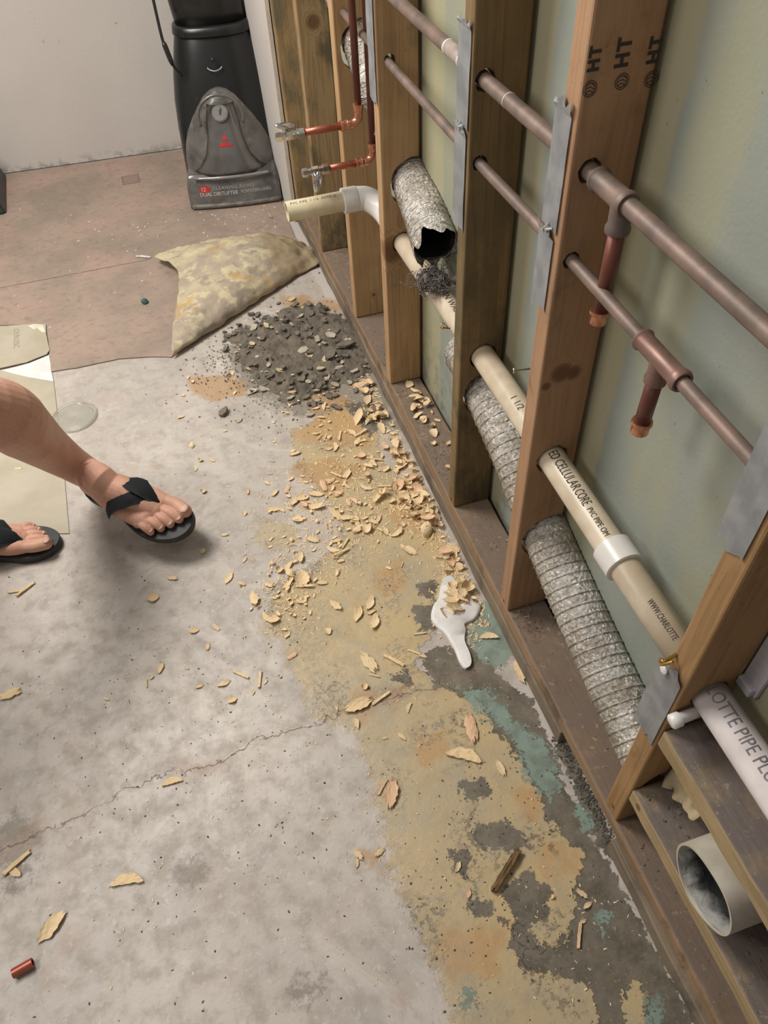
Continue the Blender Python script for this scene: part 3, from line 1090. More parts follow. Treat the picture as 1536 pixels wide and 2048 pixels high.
def fit_text(body, y0, y1, ang, size, r, mat):
    me_ = text_mesh(body, size)
    wdt = max(v.co.x for v in me_.vertices)
    k = (y0 - y1) / wdt
    f_ = on_pipe(y0, math.radians(ang), r)
    text_on('lettering', body, size, lambda x, y, z: f_(x * k, y, z), mat, dp)


fit_text('ED CELLULAR', .812, .7205, 31, .0235, R15, M_ink)
fit_text('CORE', .7185, .6855, 31, .0235, R15, M_ink)
fit_text('PVC PIPE OM', .678, .619, 27, .0135, R15, M_ink)
fit_text('1 1/2', .972, .932, 33, .0185, R15, M_ink)
fit_text('P DRAIN WAS', 1.40, 1.265, 20, .020, R15, M_ink)
fit_text('WWW.CHARLOTTE', .494, .425, 31, .0135, R15, M_ink)
fit_text('LOTTE PIPE PLUMB', .347, .190, 33, .026, R15 + .0012, simple('worn_ink', (.19, .17, .18), .6))
# small plug nub beside the pipe at the near stud
bm = bmesh.new()
turned(bm, (-.010, .338, .505), (.03, .338, .512), [(0, .008), (.002, .0105), (.014, .0105), (.016, .008), (.04, .008)], 20)
ob('plug', bm, M_pvc_white, dp, True)
# elbow and stub at the far end, toward the room
EY = 1.80
bm = bmesh.new()
el = smooth_path([(.048, 1.66, .515), (.047, 1.70, .520), (.040, EY - .045, .532), (.015, EY - .008, .548), (-.012, EY, .552), (-.042, EY, .553)], 6)
tube(bm, el, [.029] * len(el), 32)
turned(bm, (-.052, EY, .553), (-.014, EY, .553), [(0, R15), (0, .0285), (.0015, .0305), (.036, .0305), (.038, .029)], 36, False)
autosmooth(ob('elbow', bm, M_pvc_white, dp))
bm = bmesh.new()
turned(bm, (-.194, EY, .553), (-.03, EY, .553), [(.05, R15 - .004), (0, R15 - .004), (0, R15), (.164, R15)], 36, False)
autosmooth(ob('stub', bm, simple('aged_pvc', (.68, .62, .43), .4, alt=(.5, .42, .28), scale=9), dp))
text_on('lettering', 'PVC PIPE  1 1/2  ASTM D', .010, lambda x, y, z: (-.185 + x, EY - (R15 + .0004) * math.sin(.5 - y / R15), .553 + (R15 + .0004) * math.cos(.5 - y / R15)), simple('brown_ink', (.2, .14, .07), .7), dp, 1.1)

# ------------------------------------------------------------------ copper supply lines
uc = thing('copper_pipe', 'thicker upper copper pipe running through the studs, tee near the HT stamped stud', 'pipe', (.027, .8, 1.03))
ru = .0111
bm = bmesh.new()
tube(bm, [(.024, 1.80, 1.037), (.022, 1.131, 1.0385), (.027, .816, 1.0382), (.028, .35, 1.037), (.028, -.30, 1.036)], ru, 24)
ob('pipe_section', bm, M_copper_old, uc, True)
lc = thing('copper_pipe', 'thinner lower copper pipe running through the studs, its capped drop hanging in the near bay', 'pipe', (.02, .6, .91))
rl = .0086
bm = bmesh.new()
tube(bm, [(.026, 2.05, .912), (.024, 1.622, .913), (.019, 1.131, .9163), (.021, .816, .9192), (.0205, .59, .918), (.0205, .35, .917), (.02, -.30, .915)], rl, 24)
ob('pipe_section', bm, M_copper_old, lc, True)


def tee(par, y0, y1, yb, x, z, r, zb, mat, drop_r, zend):
    bm = bmesh.new()
    ru_ = r * 1.22
    turned(bm, (x, y0, z), (x, y1, z), [(0, r), (0, ru_ * 1.12), (.004, ru_ * 1.2), (.008, ru_), (y0 - y1 - .014, ru_), (y0 - y1 - .010, ru_ * 1.12), (y0 - y1 - .004, ru_ * 1.2), (y0 - y1, ru_ * 1.08), (y0 - y1, r)], 30, False)
    turned(bm, (x, yb, z), (x, yb, zb), [(.002, ru_), (z - zb - .010, ru_ * .98), (z - zb - .006, ru_ * 1.14), (z - zb, ru_ * 1.1), (z - zb, r * .9)], 30, False)
    autosmooth(ob('tee', bm, mat, par))
    bm = bmesh.new()
    tube(bm, [(x, yb, zb + .01), (x, yb + .002, zend + .01)], drop_r, 24)
    ob('drop_pipe', bm, M_copper_dark, par, True)
    bm = bmesh.new()
    turned(bm, (x, yb + .002, zend + .022), (x, yb + .002, zend), [(0, drop_r), (0, drop_r * 1.28), (.004, drop_r * 1.36), (.007, drop_r * 1.14), (.019, drop_r * 1.12), (.022, drop_r * .8)], 28)
    autosmooth(ob('end_cap', bm, M_copper_fit, par))


tee(uc, .795, .722, .735, .027, 1.038, ru, 1.000, M_copper_old, .0100, .868)
tee(lc, .633, .545, .590, .0205, .918, rl * 1.15, .885, simple('brown_copper', (.24, .14, .115), .45, .4), .0100, .800)
bm = bmesh.new()
turned(bm, (.022, 1.285, 1.0387), (.022, 1.22, 1.0387), [(0, ru * 1.02), (.001, ru * 1.06), (.064, ru * 1.06), (.065, ru * 1.02)], 24)
ob('paper_label', bm, simple('grey_label', (.40, .35, .31), .7, alt=(.28, .22, .19)), uc, True)
for y in (1.285, 1.222):
    bm = bmesh.new()
    turned(bm, (.022, y, 1.0387), (.022, y - .004, 1.0387), [(0, ru * 1.1), (.004, ru * 1.1)], 24)
    ob('white_ring', bm, M_pvc_white, uc, True)
bm = bmesh.new()
turned(bm, (.0235, 1.05, 1.0385), (.0235, 1.048, 1.0385), [(0, ru * 1.03), (.0015, ru * 1.03)], 24)
ob('white_ring', bm, M_pvc_white, uc, True)


def riser(label, x, y, ztop, z, xend, valve):
    t = thing('copper_pipe', label, 'pipe', (x, y, z))
    bm = bmesh.new()
    tube(bm, [(x, y, ztop), (x, y, z + .03)], .0082, 20)
    ob('riser', bm, M_copper_dark, t, True)
    bm = bmesh.new()
    pa = smooth_path([(x, y, z + .036), (x, y, z + .02), (x - .004, y, z + .007), (x - .016, y, z), (x - .032, y, z)], 5)
    tube(bm, pa, .0098, 22)
    turned(bm, (x, y, z + .042), (x, y, z + .024), [(0, .0082), (0, .0115), (.004, .0122), (.016, .0106), (.018, .0098)], 22, False)
    turned(bm, (x - .046, y, z), (x - .024, y, z), [(0, .0082), (0, .0112), (.005, .0122), (.008, .0105), (.014, .0105), (.017, .0118), (.022, .0098)], 22, False)
    autosmooth(ob('elbow', bm, M_copper_fit, t))
    bm = bmesh.new()
    tube(bm, [(x - .03, y, z), (xend, y, z)], .0082, 20)
    ob('stub', bm, M_copper_new, t, True)
    v = None
    bm = bmesh.new()
    L = .058
    turned(bm, (xend + .006, y, z), (xend - L, y, z), [(0, .0082), (0, .0125), (.015, .0125), (.016, .0095), (.024, .0095), (.026, .0115), (.042, .0115), (.044, .0085), (.052, .0085), (.053, .0112), (.064, .0112), (.066, .007)], 6 if valve == 0 else 8, True)
    v = ob('shut_off_valve', bm, M_chrome, t)
    bm = bmesh.new()
    if valve == 0:
        turned(bm, (xend - .030, y, z), (xend - .034, y, z + .022), [(0, .005), (.018, .005), (.018, .008), (.022, .008)], 16)
        bmesh.ops.create_uvsphere(bm, u_segments=20, v_segments=10, radius=1, matrix=Matrix.Translation((xend - .036, y, z + .022)) @ Matrix.Rotation(.15, 4, 'Y') @ Matrix.Diagonal((.024, .010, .0065, 1)))
    else:
        turned(bm, (xend - .030, y, z), (xend - .030, y - .026, z - .012), [(0, .005), (.028, .005)], 14)
        bmesh.ops.create_uvsphere(bm, u_segments=20, v_segments=10, radius=1, matrix=Matrix.Translation((xend - .030, y - .028, z - .014)) @ Matrix.Rotation(.25, 4, 'Y') @ Matrix.Diagonal((.010, .0065, .026, 1)))
    ob('handle', bm, M_chrome, v, True)


riser('upper copper stub with a chrome shut off valve pointing into the room', .004, 1.80, 1.50, .732, -.135, 0)
riser('lower copper stub with a chrome shut off valve, just above the white drain stub', .034, 1.80, 1.2, .640, -.085, 1)

# ------------------------------------------------------------------ foil ducts
DT = NT('foil_duct', .28, .85, .5)
p = DT.pos()
cr1 = DT.noise(p, 110, 5, .7, 1.8)
wr = DT.attr('ridge_side_line')
c = DT.mix(DT.rng(DT.noise(p, 18, 5), .35, .65), (.64, .62, .58), (.44, .41, .37))
c = DT.mix(DT.rng(wr, .45, .9, 0, .75), c, (.12, .11, .10))  # dark line coloured along one side of each spiral ridge
c = DT.mix(DT.rng(DT.noise(p, 30, 4), .5, .62, 0, .55), c, (.38, .33, .27))
DT.col(c)
DT.rgh(DT.rng(DT.noise(p, 26, 4), .3, .7, .2, .5))
vv = DT.n('ShaderNodeTexVoronoi', feature='F1')
vv.inputs['Scale'].default_value = 150
DT.put(vv.inputs['Vector'], p)
DT.bump(DT.math('ADD', cr1, DT.math('MULTIPLY', vv.outputs['Distance'], .7)), .0032, 1.0)


def duct(name, pts, R, label, jag_end=None, pitch=.0205, seg=72):
    P = smooth_path(pts, 10)
    # resample evenly
    L = [0]
    for a, b in zip(P, P[1:]):
        L.append(L[-1] + (b - a).length)
    N = int(L[-1] / .0014)
    Q = []
    for i in range(N + 1):
        s = L[-1] * i / N
        k = max(j for j in range(len(L)) if L[j] <= s + 1e-9)
        k = min(k, len(P) - 2)
        Q.append(P[k].lerp(P[k + 1], (s - L[k]) / (L[k + 1] - L[k])))
    fr = frames(Q)
    bm = bmesh.new()
    wl = bm.verts.layers.float.new('ridge_side_line')
    rings = []
    for i, (c, t, n, b) in enumerate(fr):
        s = L[-1] * i / N
        row = []
        for k in range(seg):
            a = 2 * PI * k / seg
            ph = (s / pitch + k / seg) % 1.0
            e_ = min(ph, 1 - ph)
            wv_ = math.exp(-(e_ / .085) ** 2)
            r = R - .0020 * (1 - wv_) - .0016 * (1 - 2 * e_) * (1 - wv_)
            r += .0011 * mnoise.noise(Vector((math.cos(a) * 5, math.sin(a) * 5, s * 55))) * (1 - wv_)
            q = c + (n * math.cos(a) + b * math.sin(a)) * r
            if jag_end and i > N - 14:
                q += t * jag_end * (mnoise.noise(Vector((math.cos(a) * 2.6, math.sin(a) * 2.6, 7))) * (i - N + 14) / 14)
            q.x = min(q.x, .0965)
            if 1.76 < q.y < 1.85 and q.z < .85:
                q.x = max(q.x, .0445)
            v = bm.verts.new(q)
            v[wl] = math.exp(-((ph - .07) / .05) ** 2) if ph < .5 else 0.0
            row.append(v)
        rings.append(row)
    for a, c in zip(rings, rings[1:]):
        for k in range(seg):
            bm.faces.new((a[k], a[(k + 1) % seg], c[(k + 1) % seg], c[k]))
    for e in bm.edges:
        pass
    o = ob(name, bm, DT.m, None, True)
    tag(o, label, 'duct')
    # black inner tube standing in for the darkness inside the duct
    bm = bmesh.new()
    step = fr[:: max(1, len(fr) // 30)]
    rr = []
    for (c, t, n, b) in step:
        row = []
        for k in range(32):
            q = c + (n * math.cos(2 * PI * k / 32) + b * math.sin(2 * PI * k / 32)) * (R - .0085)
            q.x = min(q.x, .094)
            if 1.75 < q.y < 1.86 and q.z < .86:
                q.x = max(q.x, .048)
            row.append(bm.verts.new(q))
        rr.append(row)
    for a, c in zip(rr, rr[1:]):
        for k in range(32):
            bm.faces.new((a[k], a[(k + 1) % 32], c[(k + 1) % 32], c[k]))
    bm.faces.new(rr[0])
    ob('duct_dark_core', bm, M_dark, o)
    return o


duct('flexible_duct', [(.072, 2.30, 1.0), (.072, 1.98, .845), (.076, 1.82, .755), (.078, 1.64, .660), (.066, 1.52, .640), (.050, 1.405, .618)], .051,
     'cut foil duct hanging open above the drain pipe, grey lint at its mouth', jag_end=.035)
duct('flexible_duct', [(.072, 1.275, .436), (.071, 1.20, .434), (.069, 1.14, .426), (.068, .98, .385), (.067, .82, .322), (.067, .62, .262), (.067, .42, .215), (.067, .36, .205)], .0520,
     'long foil duct low behind the studs, running from the mouldy stud to the near stud')

# lint clump -----------------------------------------------------------------
LT = simple('lint', (.10, .085, .08), .95, alt=(.19, .165, .15), scale=60)
bm = bmesh.new()
rnd = random.Random(3)
cl = Vector((.032, 1.375, .556))
for i in range(230):
    a = Vector((rnd.gauss(0, .016), rnd.gauss(0, .016), abs(rnd.gauss(0, .008)) - .003))
    pts = [cl + a + Vector((rnd.gauss(0, .009), rnd.gauss(0, .009), rnd.gauss(0, .007))) for _ in range(5)]
    tube(bm, smooth_path(pts, 4), .0007, 4)
for i in range(26):
    a = Vector((rnd.gauss(0, .015), rnd.gauss(0, .014), rnd.gauss(0, .006)))
    bmesh.ops.create_icosphere(bm, subdivisions=2, radius=rnd.uniform(.006, .010), matrix=Matrix.Translation(cl + a))
for v in bm.verts:
    v.co += Vector((mnoise.noise(v.co * 180), mnoise.noise(v.co * 180 + Vector((5, 0, 0))), mnoise.noise(v.co * 180 + Vector((0, 5, 0))))) * .003
o = ob('lint_clump', bm, LT, None, True)
tag(o, 'clump of dark grey lint on the drain pipe below the cut foil duct', 'lint', kind='stuff')

# ------------------------------------------------------------------ carpet cleaner
yaw = -math.radians(10)
cc = thing('carpet_cleaner', 'black upright carpet cleaner with smoky clear tank standing against the white wall', 'carpet cleaner', (0, 0, 0))
O = Vector((-.198, 3.0, 0))
ex = Vector((math.cos(yaw), math.sin(yaw), 0))
ey = Vector((-math.sin(yaw), math.cos(yaw), 0))


def W(x, y, z):
    return O + ex * x + ey * y + Vector((0, 0, z))


def loft(secs, seg=40, expo=2.6, cap=True, half=False):
    """secs: (z, halfwidth, yfront, yback, xoff)"""
    bm = bmesh.new()
    rings = []
    for (z, hw, yf, yb, xo) in secs:
        cy_, hy = (yf + yb) / 2, (yb - yf) / 2
        row = []
        for k in range(seg):
            a = 2 * PI * k / seg
            c_, s_ = math.cos(a), math.sin(a)
            x = hw * math.copysign(abs(c_) ** (2 / expo), c_)
            y = hy * math.copysign(abs(s_) ** (2 / expo), s_)
            row.append(bm.verts.new(W(x + xo, cy_ + y, z)))
        rings.append(row)
    for a, c in zip(rings, rings[1:]):
        for k in range(seg):
            bm.faces.new((a[k], a[(k + 1) % seg], c[(k + 1) % seg], c[k]))
    if cap:
        bm.faces.new(rings[0][::-1])
        bm.faces.new(rings[-1])
    bmesh.ops.recalc_face_normals(bm, faces=bm.faces[:])
    return bm


GT = NT('smoky_plastic', .16, 0, .6)
p = GT.pos()
c = GT.mix(GT.rng(GT.noise(p, 10, 4), .35, .65), (.12, .115, .105), (.06, .058, .055))
c = GT.mix(GT.rng(GT.noise(p, 45, 6, .7), .52, .74, 0, .6), c, (.22, .20, .17))
GT.col(c)
GT.rgh(GT.rng(GT.noise(p, 24, 5), .35, .7, .14, .5))
GT.b.inputs['Coat Weight'].default_value = .4
GT2 = simple('silver_hood', (.36, .35, .34), .18, .45, alt=(.25, .24, .23), scale=14)
BK = NT('black_shell', .3, 0, .5)
p = BK.pos()
BK.col(BK.mix(BK.rng(BK.noise(p, 60, 5, .7), .62, .72, 0, .5), (.010, .011, .011), (.06, .055, .05)))
ob('body_shell', loft([(.03, .186, .06, .34, 0), (.12, .188, .065, .34, 0), (.24, .186, .085, .34, .002), (.34, .180, .11, .34, .004), (.42, .170, .135, .34, .008), (.50, .152, .16, .34, .010), (.555, .137, .18, .34, .010), (.562, .132, .183, .335, .010)], 48, 2.5), BK.m, cc, True)
ob('collar', loft([(.545, .141, .168, .345, .010), (.552, .145, .163, .348, .010), (.575, .141, .170, .345, .010), (.58, .134, .178, .34, .010)], 48, 2.5), BK.m, cc, True)
ob('upper_body', loft([(.57, .128, .185, .33, .010), (.66, .132, .19, .34, .004), (.80, .12, .22, .36, 0), (.98, .08, .27, .38, 0), (1.05, .03, .30, .37, 0)], 48, 2.4), BK.m, cc, True)
# clear tank hood: dome, wide at the base
hood = [(.075, .172, .006, .24, 0), (.10, .174, .004, .24, 0), (.15, .171, .014, .25, 0), (.20, .163, .030, .26, 0), (.25, .150, .048, .27, 0), (.30, .130, .068, .28, 0), (.34, .106, .084, .28, 0), (.37, .080, .098, .28, 0), (.39, .050, .112, .28, 0), (.398, .018, .13, .28, 0)]
ob('clean_tank', loft(hood, 48, 2.2), GT.m, cc, True)
# front nozzle
bm = bmesh.new()
prof = [(-.176, .004), (.176, .004)]
sec = [(-.014, .006), (-.020, .018), (-.012, .03), (.0, .095), (.02, .125), (.10, .135), (.16, .10), (.16, .006)]
nn = 26
rings = []
for i in range(nn + 1):
    x = -.180 + .360 * i / nn
    e = abs(x) / .180
    k = 1 - max(0, (e - .90) / .10) ** 2 * .30
    bow = -.012 * (1 - e * e)
    rings.append([bm.verts.new(W(x, y * k + bow + .008, z * (k if z > .02 else 1))) for (y, z) in sec])
for a, b in zip(rings, rings[1:]):
    for k in range(len(sec)):
        bm.faces.new((a[k], a[(k + 1) % len(sec)], b[(k + 1) % len(sec)], b[k]))
bm.faces.new(rings[0])
bm.faces.new(rings[-1][::-1])
bmesh.ops.recalc_face_normals(bm, faces=bm.faces[:])
o = ob('nozzle', bm, GT.m, cc)
autosmooth(o, 30)
# front lip bar
bm = bmesh.new()
tube(bm, [W(x, -.008 - .012 * (1 - (x / .18) ** 2), .016) for x in np.linspace(-.172, .172, 15)], .0095, 10)
ob('lip', bm, simple('dusty_lip', (.09, .08, .07), .5, alt=(.2, .18, .15), scale=30), cc, True)


# central silver tongue lying on the hood, flaring at the base
def hood_front(z, x):
    zs = [s[0] for s in hood]
    hw = np.interp(z, zs, [s[1] for s in hood])
    yf = np.interp(z, zs, [s[2] for s in hood])
    yb = np.interp(z, zs, [s[3] for s in hood])
    k = min(abs(x) / hw, .98)
    return (yf + yb) / 2 - (yb - yf) / 2 * (1 - k ** 2.2) ** (1 / 2.2)


bm = bmesh.new()
zz_ = np.linspace(.125, .352, 20)
hwz = np.interp(zz_, [.125, .145, .19, .25, .30, .352], [.150, .118, .084, .066, .060, .050])
rows_ = []
for z, hw in zip(zz_, hwz):
    row = []
    for k in range(13):
        x = -hw + 2 * hw * k / 12
        off = .013 * (1 - (abs(x) / hw) ** 4) + .001
        row.append(bm.verts.new(W(x, hood_front(z, x) - off, z)))
    rows_.append(row)
for a, b in zip(rows_, rows_[1:]):
    for k in range(12):
        bm.faces.new((a[k], a[k + 1], b[k + 1], b[k]))
bmesh.ops.solidify(bm, geom=bm.faces[:], thickness=.003)
bmesh.ops.recalc_face_normals(bm, faces=bm.faces[:])
ob('tank_cover', bm, GT2, cc, True)
# ledge under the tongue
bm = bmesh.new()
tube(bm, [W(x, .004 - .016 * (1 - (x / .15) ** 2), .121) for x in np.linspace(-.145, .145, 13)], .006, 8)
ob('ledge', bm, GT2, cc, True)
# dial on the tongue and carry handle above
c0 = W(-.003, hood_front(.325, 0) - .010, .325)
nrm = (-ey * .85 + Vector((0, 0, .52))).normalized()
bm = bmesh.new()
turned(bm, c0, c0 + nrm * .012, [(0, .030), (.008, .030), (.012, .026)], 32)
dial = autosmooth(ob('dial', bm, GT2, cc))
bm = bmesh.new()
tube(bm, [c0 + nrm * .014 + Vector((0, 0, .022)) - nrm * .004, c0 + nrm * .014 - Vector((0, 0, .018))], .004, 8)
ob('grip_ridge', bm, GT.m, dial, True)
bm = bmesh.new()
hp = [W(.083 * math.cos(a) - .002, hood_front(.30, 0) - .022 + .012 * math.sin(a), .320 + .074 * math.sin(a)) for a in np.linspace(-.35, PI + .35, 22)]
tube(bm, hp, .0062, 10)
ob('carry_handle', bm, GT.m, cc, True)
# red logo marks
M_red = simple('red_print', (.55, .03, .03), .4)


def on_tongue(x, z, off=.0155):
    return W(x, hood_front(z, x) - off, z)


bm = bmesh.new()
g = [[bm.verts.new(on_tongue(-.024 + .048 * i / 8 - .002, .222 + (.014 * j / 2) * (1 - .35 * abs(i - 4) / 4))) for j in range(3)] for i in range(9)]
for i in range(8):
    for j in range(2):
        bm.faces.new((g[i][j], g[i + 1][j], g[i + 1][j + 1], g[i][j + 1]))
g = [[bm.verts.new(on_tongue((-.011 + .022 * i / 4) * (1 - .75 * j / 3) - .002, .243 + .018 * j / 3)) for j in range(4)] for i in range(5)]
for i in range(4):
    for j in range(3):
        bm.faces.new((g[i][j], g[i + 1][j], g[i + 1][j + 1], g[i][j + 1]))
ob('logo', bm, M_red, cc)
# lettering on the nozzle front
M_wht = simple('white_print', (.60, .58, .55), .5)
M_gry = simple('grey_print', (.42, .41, .39), .5)


def on_nozzle(x0, z0):
    def fn(x, y, z):
        X = x0 + x
        Z = z0 + y
        t = (Z - .03) / .065
        e = abs(X) / .18
        return W(X, -.012 + .012 * t - .012 * (1 - e * e) + .008 - .0012 - z, Z)
    return fn


text_on('lettering', 'DUAL DIRTLIFTER', .0195, on_nozzle(-.135, .053), M_wht, cc, .95)
text_on('lettering', 'POWERBRUSHES', .0165, on_nozzle(.026, .054), M_gry, cc, .95)
text_on('lettering', 'CLEANING ROWS', .018, on_nozzle(-.082, .074), M_gry, cc, 1.15)
bm = bmesh.new()
bmesh.ops.create_circle(bm, cap_ends=True, segments=28, radius=1)
fn = on_nozzle(-.112, .078)
for v in bm.verts:
    v.co = fn(v.co.x * .021, v.co.y * .013, -.0005)
ob('badge', bm, M_red, cc)
text_on('lettering', '12', .021, on_nozzle(-.128, .0715), M_wht, cc, .95)
# small round button and crescent on the black shell
for (nm, u0, z_, r_) in (('button', 0, .475, .007),):
    c1 = W(.002, .128, .488)
    bm = bmesh.new()
    bmesh.ops.create_uvsphere(bm, u_segments=16, v_segments=10, radius=.008, matrix=Matrix.Translation(c1))
    ob(nm, bm, M_black, cc, True)
bm = bmesh.new()
tube(bm, [W(.003 + .027 * math.cos(a), .125 + .012 * abs(math.cos(a)), .462 + .012 * math.sin(a)) for a in np.linspace(PI * 1.05, PI * 1.95, 12)], .0022, 8)
ob('crescent_mark', bm, simple('pale_mark', (.4, .4, .4), .4), cc, True)
# side wheels
for s in (-1, 1):
    bm = bmesh.new()
    turned(bm, W(s * .165, .27, .055), W(s * .195, .27, .055), [(0, .05), (.004, .054), (.026, .054), (.03, .045)], 32)
    autosmooth(ob('wheel', bm, M_rubber, cc))
# cord down the left
cord = bmesh.new()
tube(cord, smooth_path([W(-.125, .16, .98), W(-.155, .14, .80), W(-.160, .13, .62), W(-.155, .12, .54), W(-.140, .12, .48), W(-.12, .14, .44)], 8), .0052, 10)
ob('power_cord', cord, M_black, cc, True)
bm = bmesh.new()
turned(bm, W(-.157, .122, .56), W(-.142, .118, .48), [(0, .006), (.01, .009), (.06, .009), (.075, .006)], 16)
ob('cord_sleeve', bm, M_black, cc, True)

# ------------------------------------------------------------------ dark bin at the far left
a, b = flo(15, 430), flo(15, 345)
bm = bmesh.new()
q = [Vector((a.x, a.y, 0)), Vector((a.x - .005, a.y + .36, 0)), Vector((a.x - .4, a.y + .37, 0)), Vector((a.x - .4, a.y - .02, 0))]
vs0 = [bm.verts.new((v.x, v.y, .006)) for v in q]
vs1 = [bm.verts.new((v.x + (-.035 if i < 2 else .02), v.y + (.02 if i in (0, 3) else -.02), .135)) for i, v in enumerate(q)]
bm.faces.new(vs0[::-1])
bm.faces.new(vs1)
for i in range(4):
    bm.faces.new((vs0[i], vs0[(i + 1) % 4], vs1[(i + 1) % 4], vs1[i]))
bmesh.ops.recalc_face_normals(bm, faces=bm.faces[:])
bmesh.ops.bevel(bm, geom=bm.edges[:], offset=.006, segments=3, affect='EDGES')
o = autosmooth(ob('storage_box', bm, simple('dark_green_plastic', (.03, .04, .038), .4, alt=(.018, .022, .02))))
tag(o, 'dark plastic box just showing at the left edge against the white wall', 'box')

# ------------------------------------------------------------------ person: legs
SK = NT('skin', .55, 0, .35)
p = SK.pos()
c = SK.mix(SK.rng(SK.noise(p, 14, 4), .3, .7), (.60, .345, .255), (.52, .28, .20))
c = SK.mix(SK.rng(SK.noise(p, 45, 4, .6), .62, .74, 0, .45), c, (.42, .17, .12))
c = SK.mix(SK.rng(SK.noise(SK.map(p, (1, 1, .35)), 330, 2, .6), .60, .68, 0, .35), c, (.24, .12, .07))
SK.col(c)
SK.b.inputs['Subsurface Weight'].default_value = .08
SK.b.inputs['Subsurface Radius'].default_value = (.01, .004, .002)
SK.bump(SK.noise(p, 260, 4), .0004)


def capsule(bm, pts, rads, seg=20):
    """closed tapered tube with rounded ends"""
    P = smooth_path(pts, 4)
    n = len(pts)
    R = [np.interp(i / (len(P) - 1) * (n - 1), range(n), rads) for i in range(len(P))]
    tube(bm, P, R, seg)
    for q, r in ((P[0], R[0]), (P[-1], R[-1])):
        bmesh.ops.create_uvsphere(bm, u_segments=seg, v_segments=10, radius=r, matrix=Matrix.Translation(q))


def ell(bm, c, r, rot=None):
    m = Matrix.Translation(c) @ (rot.to_4x4() if rot is not None else Matrix.Identity(4)) @ Matrix.Diagonal((*r, 1))
    bmesh.ops.create_uvsphere(bm, u_segments=24, v_segments=14, radius=1, matrix=m)


def foot_frame(heel, toe, up):
    f = (toe - heel).normalized()
    r = f.cross(up).normalized()
    u = r.cross(f)
    return Matrix((f, r, u)).transposed()


def foot_geo(bm, F, H, side, L, ankle, nails):
    """F 3x3: forward, right, up. H: heel point on the sole. side=+1: big toe toward +right"""
    def T(f, r, u):
        return H + F @ Vector((f * L, r * side * L, u * L))
    k = L / .262
    capsule(bm, [T(.11, 0, .14), T(.26, -.01, .17), T(.45, .01, .165), T(.62, .02, .115), T(.73, .02, .075)], [.034 * k, .035 * k, .032 * k, .026 * k, .019 * k])
    capsule(bm, [T(.10, 0, .10), T(.35, -.07, .085), T(.60, -.10, .07), T(.72, -.10, .055)], [.029 * k, .026 * k, .021 * k, .015 * k])
    capsule(bm, [T(.10, .01, .12), T(.40, .06, .13), T(.62, .10, .085), T(.74, .115, .07)], [.030 * k, .026 * k, .023 * k, .018 * k])
    capsule(bm, [T(.66, -.13, .06), T(.70, -.04, .07), T(.72, .05, .075)], [.014 * k, .017 * k, .017 * k])
    ell(bm, T(.10, 0, .105), (.034 * k, .030 * k, .028 * k), F)
    # toes: (root f, r), (tip f, r), radius
    toes = [((.70, .112), (.84, .135), (.955, .120), .0155), ((.72, .045), (.86, .048), (.945, .042), .0098), ((.70, -.01), (.83, -.020), (.905, -.026), .0092),
            ((.67, -.065), (.79, -.084), (.855, -.090), .0088), ((.63, -.12), (.74, -.150), (.795, -.152), .0086)]
    for i, (a, b, c_, r) in enumerate(toes):
        zt = r / L * k
        capsule(bm, [T(a[0], a[1], .075 - .005 * i), T(b[0], b[1], zt + (.046 if i else .010)), T(c_[0], c_[1], zt + .006)], [r * k * .95, r * k * .98, r * k], 16)
        nails.append((T(c_[0] - (.000 if i == 0 else .004), c_[1], 0) + F @ Vector((0, 0, (zt * 2 + .000) * L)), F, r * k))
    # ankle and heel cord
    capsule(bm, [T(.12, 0, .12), T(.16, 0, .24), ankle], [.033 * k, .034 * k, .036 * k])
    capsule(bm, [T(.30, 0, .19), T(.24, 0, .27), ankle], [.030 * k, .032 * k, .034 * k])
    ell(bm, T(.20, .085, .27), (.014 * k, .011 * k, .014 * k), F)
    ell(bm, T(.18, -.085, .24), (.014 * k, .011 * k, .014 * k), F)
    return T


# right foot (lifted, kicking forward): toe tip about (372,1032) px, heel under the ankle
SOLE = .020
r_toe = flo(377, 1062, .084)
r_heel = flo(181, 968, .090)
dvec = (r_toe - r_heel)
LF = dvec.length * .93
upv = (Vector((.05, -.38, 1))).normalized()
F_r = foot_frame(r_heel, r_toe, upv)
bmB = bmesh.new()
nails = []
r_ank = r_heel + F_r @ Vector((.17 * LF, 0, .40 * LF))
calf = pd(0, 828, 1.52)
r_mid = pd(92, 893, 1.79)
r_ank = pd(178, 948, 1.965)
knee = calf + Vector((-.075, -.045, .10))
capsule(bmB, [r_ank, pd(140, 925, 1.885), r_mid, pd(42, 856, 1.64), calf, knee], [.0395, .044, .054, .066, .0705, .062], 28)
H_r = r_heel + F_r @ Vector((.02 * LF, 0, 0))
Tr = foot_geo(bmB, F_r, H_r, -1, LF, r_ank, nails)
# left foot flat on the floor, toe tip (112,1082) px
l_toe = flo(116, 1074, .022)
l_heel = Vector((l_toe.x - .268, l_toe.y + .035, .022))
F_l = foot_frame(l_heel, l_toe, Vector((0, 0, 1)))
l_ank = l_heel + F_l @ Vector((.045, 0, .105))
n2_ = []
Tl = foot_geo(bmB, F_l, l_heel, 1, .262, l_ank, n2_)
l_knee = Vector((l_ank.x - .03, l_ank.y - .04, .50))
capsule(bmB, [l_ank, l_ank.lerp(l_knee, .35) + Vector((-.012, 0, 0)), l_ank.lerp(l_knee, .68) + Vector((-.012, 0, 0)), l_knee], [.037, .047, .060, .057], 28)
pel = Vector((-1.47, 1.20, .88))
r_hip = pel + Vector((.02, -.08, 0))
l_hip = pel + Vector((0, .09, 0))
capsule(bmB, [knee, knee.lerp(r_hip, .5) + Vector((.02, 0, .02)), r_hip], [.060, .075, .088], 28)
